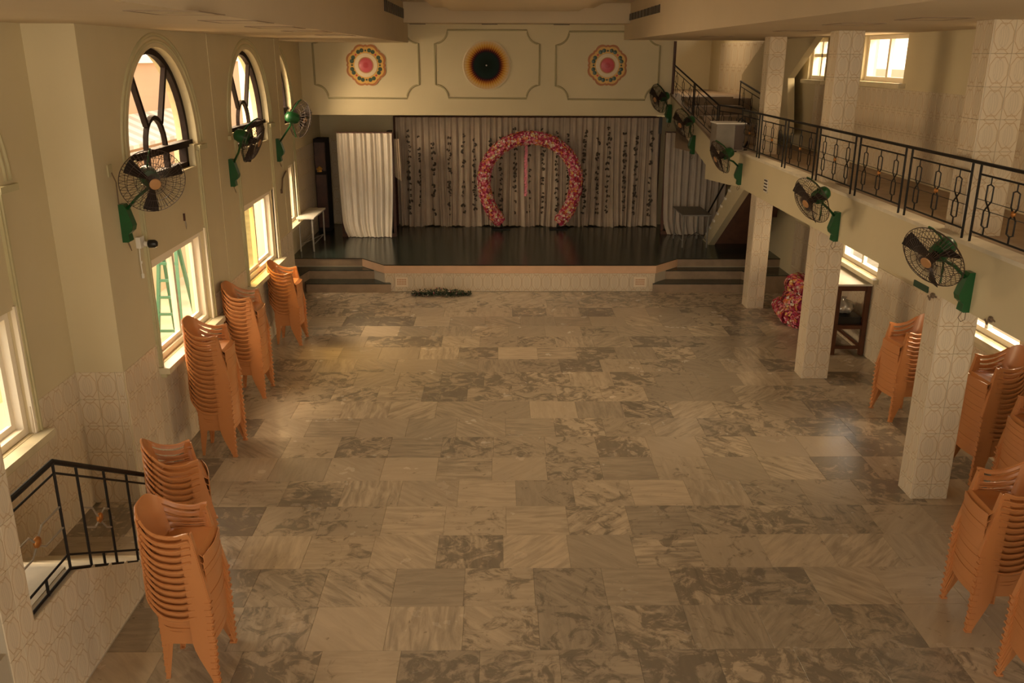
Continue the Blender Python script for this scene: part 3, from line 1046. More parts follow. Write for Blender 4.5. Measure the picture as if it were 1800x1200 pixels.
MB().box((-.2, 8, 0), (0, 26, 2.2)).build('wall_body', 'outside_cream', gw)
MB().box((-.26, 8, 2.2), (.06, 26, 2.28)).build('wall_cap', 'outside_white', gw)
lad = thing('step_ladder', 'green step ladder standing outside the lower left window', 'ladder', (-6.6, 17.3, -1))
for s in (-.25, .25):
    MB().beam((s - .0, -.5, 0), (s * .6, 0, 2.3), .06).build('leg', 'ladder_green', lad)
    MB().beam((s - .0, .5, 0), (s * .6, 0, 2.3), .06).build('leg', 'ladder_green', lad)
for k in range(1, 7):
    t = k / 7
    MB().beam((-.25 + .1 * t, -.5 + .5 * t, 2.3 * t), (.25 - .1 * t, -.5 + .5 * t, 2.3 * t), .05).build('rung', 'ladder_green', lad)
rp = struct('roof_parapet', MB().box((12.0, 10, -1), (12.4, 60, 4.25)), 'outside_cream', 'weathered parapet seen through the gallery window', 'wall')

# ================================================================== CHAIRS
def sstep(a, b, x):
    t = max(0, min(1, (x - a) / (b - a)))
    return t * t * (3 - 2 * t)
SEATZ = .405
def rim_z(p):
    """height of the tub rim along the path, p = 0 back centre .. 1 front of the arm"""
    z = .735 - .175 * sstep(.06, .66, p)
    z += .025 * sstep(.74, 1.0, p)
    return z
def plan(p, h):
    """p in -1..1 along the horseshoe, h 0 at the seat .. 1 at the rim"""
    A = .150 + .085 * h
    B = .190 + .045 * h
    xc = -.055 - .015 * h
    xf = .150 - .045 * h
    a = abs(p)
    s = 1 if p >= 0 else -1
    if a < .6:
        t = a / .6 * PI / 2
        ex = .72
        return xc - A * math.cos(t) ** ex, s * B * math.sin(t) ** ex
    return xc + (xf - xc) * (a - .6) / .4, s * B
def shell(p, h):
    x, y = plan(p, h)
    z = SEATZ - .02 + (rim_z(abs(p)) - SEATZ + .02) * h
    return (x, y, z)
CH_PARTS = []
PB = .30                        # half-span of the solid back panel
# seat with its rim and apron
m = MB()
def seat_pt(u, v):
    w = .205 - .02 * (1 - u)
    x = -.215 + .40 * u
    y = (2 * v - 1) * w * (1 - .25 * (1 - u) ** 4)
    z = SEATZ - .028 * math.sin(PI * min(1, u * 1.05)) * (1 - (2 * v - 1) ** 4) - .02 * (1 - u)
    z -= .035 * sstep(.90, 1.0, u)
    return (x, y, z)
m.sheet(seat_pt, 10, 10, .006)
m.sheet(lambda u, v: (.185 + .022 * math.cos((u - .5) * PI), (u - .5) * .41, SEATZ - .018 - .057 * v), 10, 2, .006)
for s in (-1, 1):
    m.sheet(lambda u, v: (-.20 + .33 * u, s * (.192 + .016 * u + .008 * v), SEATZ - .005 - .07 * v), 4, 2, .006)
m.sheet(lambda u, v: (-.215 - .006 * v, (u - .5) * .33, SEATZ - .02 - .06 * v), 4, 2, .006)
CH_PARTS.append(('seat', m.mesh('seat', 'chair_plastic', True)))
# back panel, solid, with a raised border
m = MB()
m.sheet(lambda u, v: shell(-PB + 2 * PB * u, v), 14, 6, .007)
m.tube([Vector(shell(-PB + 2 * PB * k / 16, 1.0)) + Vector((-.006, 0, 0)) for k in range(17)], .010, 6)
CH_PARTS.append(('backrest', m.mesh('backrest', 'chair_plastic', True)))
# armrests: slatted flanks under a rolled rim
SLATS = ((0, .08), (.22, .28), (.42, .47), (.85, 1.0))
for s in (-1, 1):
    m = MB()
    for h0, h1 in SLATS:
        m.sheet(lambda u, v: shell(s * (PB + (1 - PB) * u), h0 + (h1 - h0) * v), 12, 1, .007)
    m.sheet(lambda u, v: shell(s * (PB - .01 + .05 * u), v), 1, 4, .008)
    m.sheet(lambda u, v: shell(s * (.90 + .10 * u), v), 1, 4, .008)
    m.tube([Vector(shell(s * (PB + (1 - PB) * k / 14), 1.0)) + Vector((0, s * .004, 0)) for k in range(15)], .011, 6)
    CH_PARTS.append(('armrest', m.mesh('armrest', 'chair_plastic', True)))
# legs: tapering angle sections
for s in (-1, 1):
    m = MB()
    # front leg: side plate from the arm to the foot, then a flange across the front
    def side(u, v):
        z = .575 * (1 - v)
        xf = .108 + .102 * v
        wdt = .040 + .055 * math.sin(PI * min(1, v * 1.25)) * (1 - v) ** .5 + .004
        wdt = .034 + .095 * math.sin(PI * min(1, (v + .08) / 1.1)) ** 1.2 * (1 - .55 * v)
        return (xf - wdt * (1 - u), s * (.222 + .034 * v), z)
    m.sheet(side, 2, 8, .010)
    def flange(u, v):
        z = .575 * (1 - v)
        xf = .108 + .102 * v
        return (xf, s * (.222 + .034 * v - (.036 + .02 * math.sin(PI * v)) * u), z)
    m.sheet(flange, 1, 8, .012)
    m.box((.168, s * .243 - .022, -.0), (.222, s * .243 + .021, .016))
    CH_PARTS.append(('leg', m.mesh('leg', 'chair_plastic', True)))
    m = MB()
    def bside(u, v):
        z = .40 * (1 - v)
        xb = -.175 - .035 * v
        w_ = .060 - .030 * v
        return (xb + w_ * u, s * (.172 + .016 * v), z)
    m.sheet(bside, 1, 6, .007)
    def bback(u, v):
        z = .40 * (1 - v)
        xb = -.175 - .035 * v
        w_ = .050 - .022 * v
        return (xb, s * (.172 + .016 * v - w_ * u), z)
    m.sheet(bback, 1, 6, .007)
    m.box((-.212, s * .180 - .014, 0), (-.182, s * .180 + .010, .012))
    CH_PARTS.append(('leg', m.mesh('leg', 'chair_plastic', True)))
ORD = ('topmost', 'second', 'third', 'fourth', 'fifth', 'sixth', 'seventh', 'eighth', 'ninth', 'tenth', 'eleventh', 'twelfth', 'thirteenth', 'fourteenth', 'fifteenth', 'sixteenth', 'seventeenth', 'eighteenth')
PITCH = .0585
def chair_stack(x, y, n, rz, where, group, jit=1.0, lean=(0, 0), tops=()):
    for k in range(n):
        from_top = n - 1 - k
        if from_top == 0:
            lab = 'orange plastic armchair, topmost in the stack ' + where
        elif from_top == n - 1:
            lab = 'orange plastic armchair at the bottom of the stack ' + where
        else:
            lab = 'orange plastic armchair, ' + ORD[from_top] + ' from top in the stack ' + where
        t = thing('plastic_chair', lab, 'chair', (x + lean[0] * k + random.uniform(-.003, .003) * jit, y + lean[1] * k + random.uniform(-.003, .003) * jit, PITCH * k), rz + random.uniform(-.008, .008) * jit, group)
        if k in tops:
            t.rotation_euler[1] = tops[k]
        for nm, me in CH_PARTS:
            link(nm, me, t)
chair_stack(-2.375, 5.885, 13, .03, 'nearest the black railing', 'chairs stacked beside the stair railing')
chair_stack(-2.84, 7.16, 12, .45, 'just behind the railing stack', 'chairs stacked second along the left wall')
chair_stack(-3.375, 9.885, 17, .03, 'under the first sliding window', 'chairs stacked under the first lower window')
chair_stack(-3.50, 11.79, 16, .0, 'between the two lower windows', 'chairs stacked between the lower windows')
chair_stack(-3.50, 14.16, 12, .0, 'closest to the stage', 'chairs stacked near the stage')
chair_stack(4.155, 6.445, 13, PI - .06, 'before the nearest pillar', 'chairs stacked before the nearest pillar')
chair_stack(4.10, 5.42, 13, PI - .03, 'cut off at the lower corner', 'chairs stacked at the picture corner')
chair_stack(5.52, 9.10, 15, PI + .05, 'right behind the nearest pillar', 'chairs stacked right behind the nearest pillar')
chair_stack(5.35, 7.95, 14, PI - .05, 'by the right picture edge', 'chairs stacked at the right edge')
chair_stack(5.36, 10.93, 12, PI + .12, 'beyond the nearest pillar', 'chairs stacked past the nearest pillar')

# ================================================================== WALL FANS
FR = .315
def fan_meshes():
    P = []
    m = MB()   # cage about local +x axis (air direction), centre at origin
    def wire_ring(x, r, t=.0035, n=36):
        m.tube([(x, r * math.cos(2 * PI * k / n), r * math.sin(2 * PI * k / n)) for k in range(n)], t, 4, closed=True)
    for x, r in ((.0, FR), (.062, FR * .80), (.085, FR * .55), (.095, FR * .32), (-.055, FR * .78), (-.075, FR * .5)):
        wire_ring(x, r, .0045 if r == FR else .003)
    for k in range(56):
        a = 2 * PI * k / 56
        c, s = math.cos(a), math.sin(a)
        m.tube([(.098, .055 * c, .055 * s), (.092, .45 * FR * c, .45 * FR * s), (.068, .78 * FR * c, .78 * FR * s), (.0, FR * c, FR * s)], .0028, 3, caps=False)
        if k % 2 == 0:
            m.tube([(-.075, .09 * c, .09 * s), (-.07, .55 * FR * c, .55 * FR * s), (-.05, .80 * FR * c, .80 * FR * s), (.0, FR * c, FR * s)], .0028, 3, caps=False)
    P.append(('guard', m.mesh('guard', 'fan_wire')))
    m = MB()
    m.lathe([(.001, .092), (.052, .094), (.056, .100), (.050, .106), (.001, .108)], 20, Matrix.Rotation(PI / 2, 4, 'Y'))
    P.append(('badge', m.mesh('badge', 'fan_badge', True)))
    for k in range(3):
        m = MB()
        a0 = 2 * PI * k / 3 + .4
        def blade(u, v):
            r = .05 + (.25) * u
            w = (.22 + .22 * u) * (1 - .3 * u * u)
            a = a0 + (v - .5) * w * 1.5
            return (.02 + (v - .5) * .06, r * math.cos(a), r * math.sin(a))
        m.sheet(blade, 6, 4, .004)
        P.append(('blade', m.mesh('blade', 'fan_blade', True)))
    m = MB()
    m.lathe([(.02, .05), (.045, .045), (.045, -.04), (.03, -.06)], 16, Matrix.Rotation(PI / 2, 4, 'Y'))
    P.append(('hub', m.mesh('hub', 'fan_blade', True)))
    m = MB()
    m.lathe([(.03, -.04), (.085, -.055), (.092, -.10), (.092, -.19), (.080, -.235), (.045, -.262), (.001, -.268)], 22, Matrix.Rotation(PI / 2, 4, 'Y'), cap=False)
    P.append(('motor', m.mesh('motor', 'fan_green', True)))
    m = MB()
    m.tube([(-.16, 0, .085), (-.13, 0, .16), (-.06, 0, FR * .86), (-.02, 0, FR * 1.0)], .011, 6)
    m.tube([(-.14, 0, -.085), (-.10, 0, -.17), (-.03, 0, -FR * .99)], .009, 6)
    P.append(('bracket', m.mesh('bracket', 'fan_green', True)))
    return P
FANP = fan_meshes()
def wall_fan(label, box, wall_n, head, face):
    """box: point on the wall; wall_n: outward wall normal; head: cage centre; face: direction the air blows"""
    t = thing('wall_fan', label, 'fan', box, 0, 'green wall fans')
    B = Vector(box)
    N = Vector(wall_n).normalized()
    S = Vector((0, 0, 1)).cross(N).normalized()
    def W(n, s, z):
        return N * n + S * s + Vector((0, 0, z))
    m = MB()
    prof = [(0, -.20), (.06, -.20), (.075, -.19), (.065, -.12), (.11, -.08), (.125, -.03), (.075, .15), (.05, .19), (0, .19)]
    m.prism(prof, lambda n, z: W(n, -.055, z), lambda n, z: W(n, .055, z))
    m.build('mount_box', 'fan_green', t)
    H = Vector(head) - B
    F = Vector(face).normalized()
    rear = H - F * .19
    m = MB()
    a = W(.05, 0, .12)
    m.tube([a, a * .6 + rear * .4 + W(.04, 0, .0), rear - Vector((0, 0, .13)), rear - Vector((0, 0, .05))], .016, 8)
    m.build('arm', 'fan_green', t, 'all')
    c = MB()
    c.tube([W(.02, .03, -.19), W(.03, .05, -.27), W(.05, .02, -.30), W(.06, -.02, -.27), W(.03, -.01, -.2)], .004, 5)
    c.build('cable', 'rope_grey', t)
    zax = Vector((0, 0, 1))
    yax = zax.cross(F).normalized()
    zax = F.cross(yax)
    R = Matrix((F, yax, zax)).transposed().to_4x4()
    R.translation = H
    for nm, me in FANP:
        o = link(nm, me, t)
        o.matrix_local = R
    return t
def head_at(px, py, xplane):
    return at(px, py, 0, xplane)
b1 = (XL, 8.99, 2.96)
wall_fan('green wall fan with round cage nearest on the left wall', b1, (1, 0, 0), head_at(268, 318, -3.40), (.55, -.80, -.22))
wall_fan('green wall fan below the middle arched window', (XL, 12.81, 2.99), (1, 0, 0), head_at(444, 247, -3.42), (.93, -.05, -.36))
wall_fan('green wall fan on the left wall closest to the stage', (XL, 15.61, 3.03), (1, 0, 0), head_at(527, 209, -3.36), (.70, .68, -.2))
wall_fan('green wall fan on the gallery front nearest the camera', (XF, 8.05, 2.48), (-1, 0, 0), head_at(1640, 452, 3.99), (-.80, -.42, -.45))
wall_fan('green wall fan on the gallery front above the second pillar', (XF, 11.47, 2.47), (-1, 0, 0), head_at(1427, 352, 3.99), (-.86, -.30, -.42))
wall_fan('green wall fan under the metal box on the gallery front', (XF, 16.38, 2.535), (-1, 0, 0), head_at(1266, 276, 4.02), (-.90, -.15, -.42))
nrm = -snor
wall_fan('green wall fan on the stair stringer above the right curtain', (4.10, 18.72, 2.85), tuple(nrm), at(1202, 217, 1, 18.55), (-.85, -.38, -.35))
wall_fan('green wall fan highest on the stair beside the panelled wall', (3.82, 20.05, 3.40), tuple(nrm), at(1158, 173, 1, 19.85), (-.88, -.36, -.25))

# ================================================================== GALLERY RAILING
def bar_pts(y, z0, z1, side, w=.052):
    """one wavy upright: two of them crossing make the linked hexagons"""
    h = z1 - z0
    q = [(0, 0), (0, .13), (1, .16), (1, .40), (-1, .60), (-1, .84), (0, .87), (0, 1)]
    return [(0, y + side * w * a * (1 if 0 < t < 1 else 0), z0 + h * t) for a, t in q]
def rail_panel(par, P, y0, y1, zb, zt, knobs=(1,)):
    """P maps (along, z) to a point"""
    for y in (y0, y1):
        MB().tube([P(y, zb - .10), P(y, zt)], .013, 5).build('post', 'iron_black', par)
    MB().tube([P(y0, zt - .10), P(y1, zt - .10)], .010, 5).build('upper_rail', 'iron_black', par)
    MB().tube([P(y0, zb), P(y1, zb)], .010, 5).build('lower_rail', 'iron_black', par)
    for k in range(3):
        yc = y0 + (y1 - y0) * (k + .5) / 3
        m = MB()
        for s in (-1, 1):
            m.tube([P(q[1], q[2]) for q in bar_pts(yc, zb, zt - .10, s)], .0085, 4)
        bo = m.build('baluster', 'iron_black', par)
        if k in knobs:
            MB().lathe([(.001, -.016), (.024, -.012), (.03, 0), (.024, .012), (.001, .016)], 10, Matrix.Translation(P(yc, (zb + zt - .1) / 2)) @ Matrix.Rotation(PI / 2, 4, 'Y')).build('knob', 'brass', bo, 'all')
    m = MB()
    for f in (.42, .58):
        z = zb + (zt - .1 - zb) * f
        m.tube([P(y0, z), P(y1, z)], .004, 4)
    m.build('cross_wire', 'iron_black', par)
RLX = XF - .005
ZT, ZBR = 3.67, 3.03
gr = thing('gallery_railing', 'black iron railing with linked hexagon bars along the gallery edge', 'railing')
MB().tube([(RLX, 5.6, ZT), (RLX, 16.62, ZT)], .017, 8).build('handrail', 'iron_black', gr)
edges = [15.40 - 1.425 * k for k in range(7)]
for k in range(6):
    ya, yb = edges[k + 1] + .075, edges[k] - .075
    rail_panel(gr, lambda y, z: (RLX, y, z), ya, yb, ZBR, ZT)
rail_panel(gr, lambda y, z: (RLX, y, z), edges[6] - 1.35, edges[6] - .075, ZBR, ZT)
rail_panel(gr, lambda y, z: (RLX, y, z), 15.48, 16.60, ZBR, ZT)
srl = thing('stair_railing', 'black iron railing climbing the upper flight beside the stage wall', 'railing')
def sz(s):
    return 3.69 if s < 1.12 else 3.70 + (s - 1.12) * .295
MB().tube([sv(0, sz(0), .02), sv(1.12, sz(1.12), .02), sv(SL, sz(SL), .02)], .017, 8).build('handrail', 'iron_black', srl)
segs = [(0.06, 1.08), (1.16, 2.35), (2.42, SL - .03)]
for a, bb in segs:
    def P(s, z, a=a):
        return sv(s, z + sz(s) - sz(a), .02)
    rail_panel(srl, P, a, bb, sz(a) - .64, sz(a), knobs=())
MB().tube([sv(SL - .02, 3.75, .02), sv(SL - .02, 4.92, .02)], .032, 8).build('end_post', 'dark_wood', srl)
isr = thing('stair_railing', 'short inner black railing behind the far upper pillar', 'railing')
pa, pb = at(1302, 143, 0, 5.25), at(1346, 170, 0, 5.25)
di = (pb - pa)
L_ = math.hypot(di.x, di.y)
def PI_(s, z):
    return (pa.x + di.x * s / L_, pa.y + di.y * s / L_, z + di.z * s / L_)
MB().tube([PI_(0, pa.z), PI_(L_, pa.z)], .02, 8).build('handrail', 'iron_black', isr)
rail_panel(isr, PI_, .02, L_ - .02, pa.z - .72, pa.z, knobs=())

# ================================================================== WALL MEDALLIONS
def flower_medallion(label, x, z):
    t = thing('wall_medallion', label, 'medallion', (x, YB - .004, z), 0, 'flower medallions on the upper wall')
    def outline(r0, n=128, amp=.085):
        pts = []
        for k in range(n):
            a = 2 * PI * k / n
            r = r0 + amp * abs(math.sin(4 * a)) ** .7
            r += .06 * max(0, math.cos(8 * a)) ** 10
            pts.append((r * math.cos(a), r * math.sin(a)))
        return pts
    MB().prism(outline(.37), lambda u, v: (u, 0, v), lambda u, v: (u, -.018, v)).build('border', 'medal_rust', t)
    MB().prism([(u * .90, v * .90) for u, v in outline(.37)], lambda u, v: (u, -.018, v), lambda u, v: (u, -.030, v)).build('petal_plate', 'medal_gold', t)
    Rm = Matrix.Rotation(PI / 2, 4, 'X')
    m = MB()
    m.lathe([(.255, .030), (.250, .042), (.155, .046), (.150, .034)], 32, Rm, cap=False)
    m.build('ring', 'medal_cream', t, True)
    m = MB()
    m.lathe([(.17, .034), (.172, .050), (.150, .056), (.145, .045)], 32, Rm, cap=False)
    m.build('inner_ring', 'vent_orange', t, True)
    m = MB()
    m.lathe([(.148, .034), (.148, .050), (.12, .058), (.001, .062)], 32, Rm, cap=False)
    m.build('centre_disc', 'disc_red_rays', t, True)
    for k in range(8):
        a = 2 * PI * (k + .5) / 8
        for d, rr in ((-.13, .045), (.13, .045)):
            aa = a + d
            c = Vector((.318 * math.cos(aa), -.032, .318 * math.sin(aa)))
            MB().lathe([(rr, -.004), (rr * .9, .010), (.001, .014)], 12, Matrix.Translation(c) @ Rm, cap=False).build('green_stone', 'medal_green', t, True)
        aa = 2 * PI * k / 8
        c = Vector((.305 * math.cos(aa), -.032, .305 * math.sin(aa)))
        MB().lathe([(.022, -.004), (.02, .008), (.001, .011)], 10, Matrix.Translation(c) @ Rm, cap=False).build('bead', 'medal_red' if k % 2 else 'medal_green', t, True)
flower_medallion('scalloped red, gold and green medallion in the left wall panel', -2.915, 4.395)
flower_medallion('scalloped red, gold and green medallion in the right wall panel', 2.385, 4.41)
t = thing('wall_medallion', 'round dark disc with gold flame rim in the middle panel', 'medallion', (-.275, YB - .004, 4.40))
Rm = Matrix.Rotation(PI / 2, 4, 'X')
m = MB()
m.lathe([(.52, .0), (.53, .02), (.50, .035)], 48, Rm, cap=False)
m.build('rim', 'medal_cream', t, True)
m = MB()
m.lathe([(.51, .022), (.40, .030), (.20, .045), (.001, .050)], 48, Rm, cap=False)
m.build('disc', 'disc_rays', t, True)
m = MB()
m.lathe([(.02, .045), (.015, .058), (.001, .062)], 10, Rm, cap=False)
m.build('centre_stud', 'steel', t, True)

# ================================================================== STAGE THINGS
rs = random.Random(11)
# backdrop curtain with flower strings
CX0, CX1, CY, CZ0, CZ1 = -2.50, 3.88, 21.72, .575, 3.19
bc = thing('backdrop_curtain', 'wide grey pleated curtain with dark flower strings at the stage back', 'curtain', (0, CY, 0))
ph = [rs.uniform(0, 6.28) for _ in range(8)]
def fold(x, v):
    f = .040 * math.sin(x * 46 + ph[0] + .8 * math.sin(x * 2.3)) + .024 * math.sin(x * 23 + ph[1]) + .022 * math.sin(x * 81 + ph[2] + math.sin(x * 5))
    f += .03 * math.sin(x * 5.1 + ph[3]) * (1 - v)
    return f * (.55 + .6 * (1 - v)) - .10 * (1 - v) ** 3
m = MB()
m.sheet(lambda u, v: (CX0 + (CX1 - CX0) * u + .05 * math.sin(u * 37 + 2) * (1 - v) ** 2, fold(CX0 + (CX1 - CX0) * u, v), CZ0 + (CZ1 - CZ0) * v + (.02 * math.sin(u * 60) if v == 0 else 0)), 520, 12, .006)
m.build('cloth', 'curtain_grey', bc, True)
MB().tube([(CX0 - .05, .03, CZ1 + .01), (CX1 + .05, .03, CZ1 + .01)], .022, 6).build('curtain_rod', 'dark_wood', bc)
MB().tube([(CX0 - .03, .05, .57), (CX0 - .03, .05, CZ1)], .03, 6).build('side_pole', 'dark_wood', bc)
MB().tube([(CX1 + .03, .05, .57), (CX1 + .03, .05, CZ1)], .03, 6).build('side_pole', 'dark_wood', bc)
for k in range(19):
    xs = CX0 + .30 + (CX1 - CX0 - .5) * k / 18 + rs.uniform(-.06, .06)
    m = MB()
    z = 2.9 + rs.uniform(-.25, .05)
    while z > .85:
        if rs.random() < .86:
            y = fold(xs, (z - CZ0) / (CZ1 - CZ0)) - .055
            r = rs.uniform(.028, .050)
            c = Vector((xs + rs.uniform(-.025, .025), y, z))
            for j in range(4):
                a = rs.uniform(0, 6.28)
                d = Vector((math.cos(a), -.3, math.sin(a))) * r * 1.3
                n_ = Vector((math.sin(a), 0, -math.cos(a))) * r * .8
                m.add([c, c + d * .6 + n_, c + d, c + d * .6 - n_], [(0, 1, 2, 3)])
        z -= rs.uniform(.09, .15)
    tag(m.build('flower_string', 'string_dark', bc), kind='stuff')
# pink ribbon hanging in front
t = thing('hanging_garland', 'thin pink garland hanging inside the flower ring', 'garland', (.65, CY - .2, 0))
m = MB()
for k in range(90):
    z = 1.35 + 1.25 * k / 90
    a = rs.uniform(0, 6.28)
    c = Vector((rs.uniform(-.02, .02), rs.uniform(-.02, .02), z))
    m.add([c + Vector((-.03, 0, -.02)), c + Vector((.03, -.01, -.015)), c + Vector((.02, .01, .03)), c + Vector((-.02, -.01, .03))], [(0, 1, 2, 3)])
tag(m.build('petal_cover', 'flower_pink', t), kind='stuff')
MB().tube([(0, 0, 1.33), (0, 0, 2.68)], .012, 5).build('cord', 'flower_pink', t)

# flower tubes: petals packed over a pipe
PETM = ['flower_red', 'flower_pink', 'flower_magenta', 'flower_orange', 'flower_yellow', 'flower_cream', 'flower_white']
PETW = [6, 5.5, 5, 2.6, 2, 3.4, 2.2]
def petal_tube(path, R, count, size, rnd):
    m = MB()
    pts = [Vector(p) for p in path]
    L = [0]
    for a, b_ in zip(pts, pts[1:]):
        L.append(L[-1] + (b_ - a).length)
    for i in range(count):
        s = rnd.uniform(0, L[-1])
        k = max(j for j in range(len(L)) if L[j] <= s)
        k = min(k, len(pts) - 2)
        f = (s - L[k]) / max(1e-6, L[k + 1] - L[k])
        c = pts[k].lerp(pts[k + 1], f)
        d = (pts[k + 1] - pts[k]).normalized()
        u = d.orthogonal().normalized()
        w = d.cross(u)
        a = rnd.uniform(0, 2 * PI)
        n_ = math.cos(a) * u + math.sin(a) * w
        end = min(s, L[-1] - s)
        rr = R * (1 if end > R * .6 else .6 + .4 * end / (R * .6))
        p = c + n_ * rr * rnd.uniform(.9, 1.06)
        tgt = (-math.sin(a) * u + math.cos(a) * w)
        m.mi = rnd.choices(range(7), PETW)[0]
        rot = rnd.uniform(0, 2 * PI)
        e1 = d * math.cos(rot) + tgt * math.sin(rot)
        e2 = -d * math.sin(rot) + tgt * math.cos(rot)
        sz_ = size * rnd.uniform(.7, 1.2)
        lift = n_ * sz_ * .55
        m.add([p, p + e1 * sz_ + lift, p + e2 * sz_ * .9 + lift, p - e1 * sz_ + lift, p - e2 * sz_ * .9 + lift], [(0, 1, 2), (0, 2, 3), (0, 3, 4), (0, 4, 1)])
    return m
arch = thing('flower_ring', 'large open ring of red, pink and white flowers on the stage', 'flower arch', (.75, 21.30, 0))
def ring_pt(a):
    return (1.115 * math.sin(a), 0, 1.745 + (1.01 if math.cos(a) > 0 else 1.31) * math.cos(a))
a_end = 2.47
path = [ring_pt(-a_end + 2 * a_end * k / 60) for k in range(61)]
tag(petal_tube(path, .142, 5200, .034, rs).build('flower_cover', PETM, arch), kind='stuff')
MB().tube(path, .125, 8).build('ring_frame', 'flower_magenta', arch)
for s in (-1, 1):
    MB().box((s * .70 - .22, -.13, .563), (s * .70 + .22, .13, .585)).build('foot_plate', 'iron_black', arch)
    MB().tube([(s * .66, 0, .58), ring_pt(s * (a_end - .02))], .02, 6).build('foot_post', 'iron_black', arch)

# white curtain screen, left
def screen(name, label, x0, x1, y, z1, cloth_mat, rnd, taper=.06, top_x1=None, slant=0):
    t = thing(name, label, 'curtain screen', (0, y, .562))
    H_ = z1 - .562
    p_ = [rnd.uniform(0, 6.28) for _ in range(4)]
    xe = top_x1 or x1
    def pt(u, v):
        xa = x0 + taper * (1 - v) ** 2 + .10 * max(0, (.18 - v) / .18) ** 2
        xb = x1 - taper * 1.3 * (1 - v) ** 2.5
        x = xa + (xb - xa) * u
        f = .028 * math.sin(u * 62 + p_[0] + .5 * math.sin(u * 9 + v)) + .016 * math.sin(u * 103 + p_[1]) + .03 * (1 - v) * math.sin(u * 17 + p_[2])
        return (x, f - .05 * (1 - v) ** 2, .01 + (H_ - .02) * v + (.03 * math.sin(u * PI) * 0))
    m = MB()
    m.sheet(pt, 150, 14, .006)
    m.build('cloth', cloth_mat, t, True)
    MB().box((x0 - .01, .055, H_ - .06), (x1 + .01, .12, H_ + .012)).build('top_bar', 'red_brown_wood', t)
    for xx in (x0 + .03, x1 - .01):
        MB().box((xx - .03, .06, 0), (xx + .03, .13, H_)).build('side_post', 'red_brown_wood', t)
    MB().box((x0, .02, .0), (x1, .14, .08)).build('base_board', 'red_brown_wood', t)
    return t
screen('curtain_screen', 'white curtained wooden screen standing left on the stage', -3.66, -2.42, 20.28, 2.94, 'curtain_white', rs)
s2 = screen('curtain_screen', 'grey white curtained screen under the stair right of the stage', 3.86, 5.35, 20.62, 2.94, 'curtain_mid', rs, taper=.05)
# loose cloth and a black strip painting the gap's shade beside the left screen
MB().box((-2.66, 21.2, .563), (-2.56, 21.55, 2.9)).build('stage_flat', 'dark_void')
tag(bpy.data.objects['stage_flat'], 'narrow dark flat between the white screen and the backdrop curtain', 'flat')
t = thing('tied_cloth', 'short cloth bunched between the white screen and the backdrop', 'cloth', (-2.36, 20.37, 0))
m = MB()
m.sheet(lambda u, v: (-.06 + .16 * u + .03 * (1 - v), .02 * math.sin(u * 20), 1.95 + .85 * v - .12 * u * (1 - v)), 16, 6, .006)
m.build('cloth', 'curtain_grey', t, True)
# tall dark panel in the corner
t = thing('corner_cabinet', 'tall narrow dark wooden cabinet with yellow ornament in the stage corner', 'cabinet', (-4.34, 20.95, .562))
MB().box((.0, 0, 0), (.28, .5, 2.18)).build('body', 'dark_void', t)
MB().box((.02, -.02, 1.45), (.26, 0, 2.1)).build('upper_door', 'dark_wood', t)
MB().box((.02, -.02, .1), (.26, 0, 1.35)).build('lower_door', 'dark_wood', t)
MB().lathe([(.001, 0), (.06, .01), (.05, .05), (.08, .08), (.03, .12), (.001, .14)], 12, Matrix.Translation((.12, -.06, 1.42))).build('ornament', 'medal_gold', t, True)
# tables
def leg_table(label, x0, x1, y0, y1, zb, h, top, legm, th=.03):
    t = thing('table', label, 'table', ((x0 + x1) / 2, (y0 + y1) / 2, zb))
    w, d = (x1 - x0) / 2, (y1 - y0) / 2
    MB().box((-w, -d, h - th), (w, d, h)).build('table_top', top, t)
    for sx in (-1, 1):
        for sy in (-1, 1):
            MB().tube([(sx * (w - .05), sy * (d - .06), 0), (sx * (w - .05), sy * (d - .06), h - th)], .018, 8).build('leg', legm, t)
    for sx in (-1, 1):
        MB().tube([(sx * (w - .05), -d + .06, .15), (sx * (w - .05), d - .06, .15)], .012, 6).build('stretcher', legm, t)
    MB().tube([(-w + .05, -d + .06, .15), (w - .05, d - .06, .15)], .012, 6).build('stretcher', legm, t)
    return t
leg_table('white topped metal table on the stage beside the left window', -4.33, -3.95, 18.62, 19.95, .562, .74, 'table_white', 'steel')
leg_table('grey topped metal table on the stage before the right screen', 4.02, 4.66, 19.05, 20.2, .562, .74, 'grey_top', 'grey_top')

# leafy garland on the hall floor before the stage
t = thing('leaf_garland', 'dark green leafy garland lying on the floor before the stage', 'garland', (-1.17, 17.13, 0))
m = MB()
for k in range(900):
    u = rs.uniform(-1, 1)
    x = u * .60
    rad = .20 * (1 - .6 * u * u)
    a = rs.uniform(0, PI)
    c = Vector((x, math.cos(a) * rad * rs.uniform(.3, 1), math.sin(a) * .15 * (1 - .5 * abs(u)) * rs.uniform(.1, 1) + .004))
    d = Vector((rs.uniform(-1, 1), rs.uniform(-1, 1), rs.uniform(0, .7))).normalized() * rs.uniform(.03, .06)
    n_ = Vector((-d.y, d.x, .01)).normalized() * d.length * .3
    m.mi = 0 if rs.random() < .9 else (1 if rs.random() < .5 else 2)
    m.add([c, c + d * .5 + n_, c + d, c + d * .5 - n_], [(0, 1, 2, 3)])
tag(m.build('leaf_cover', ['leaf_green', 'flower_white', 'flower_magenta'], t), kind='stuff')
MB().tube([(-.56, 0, .03), (-.2, .03, .035), (.2, -.02, .035), (.54, .01, .03)], [.02, .035, .035, .02], 6).build('stem_bundle', 'leaf_green', t)

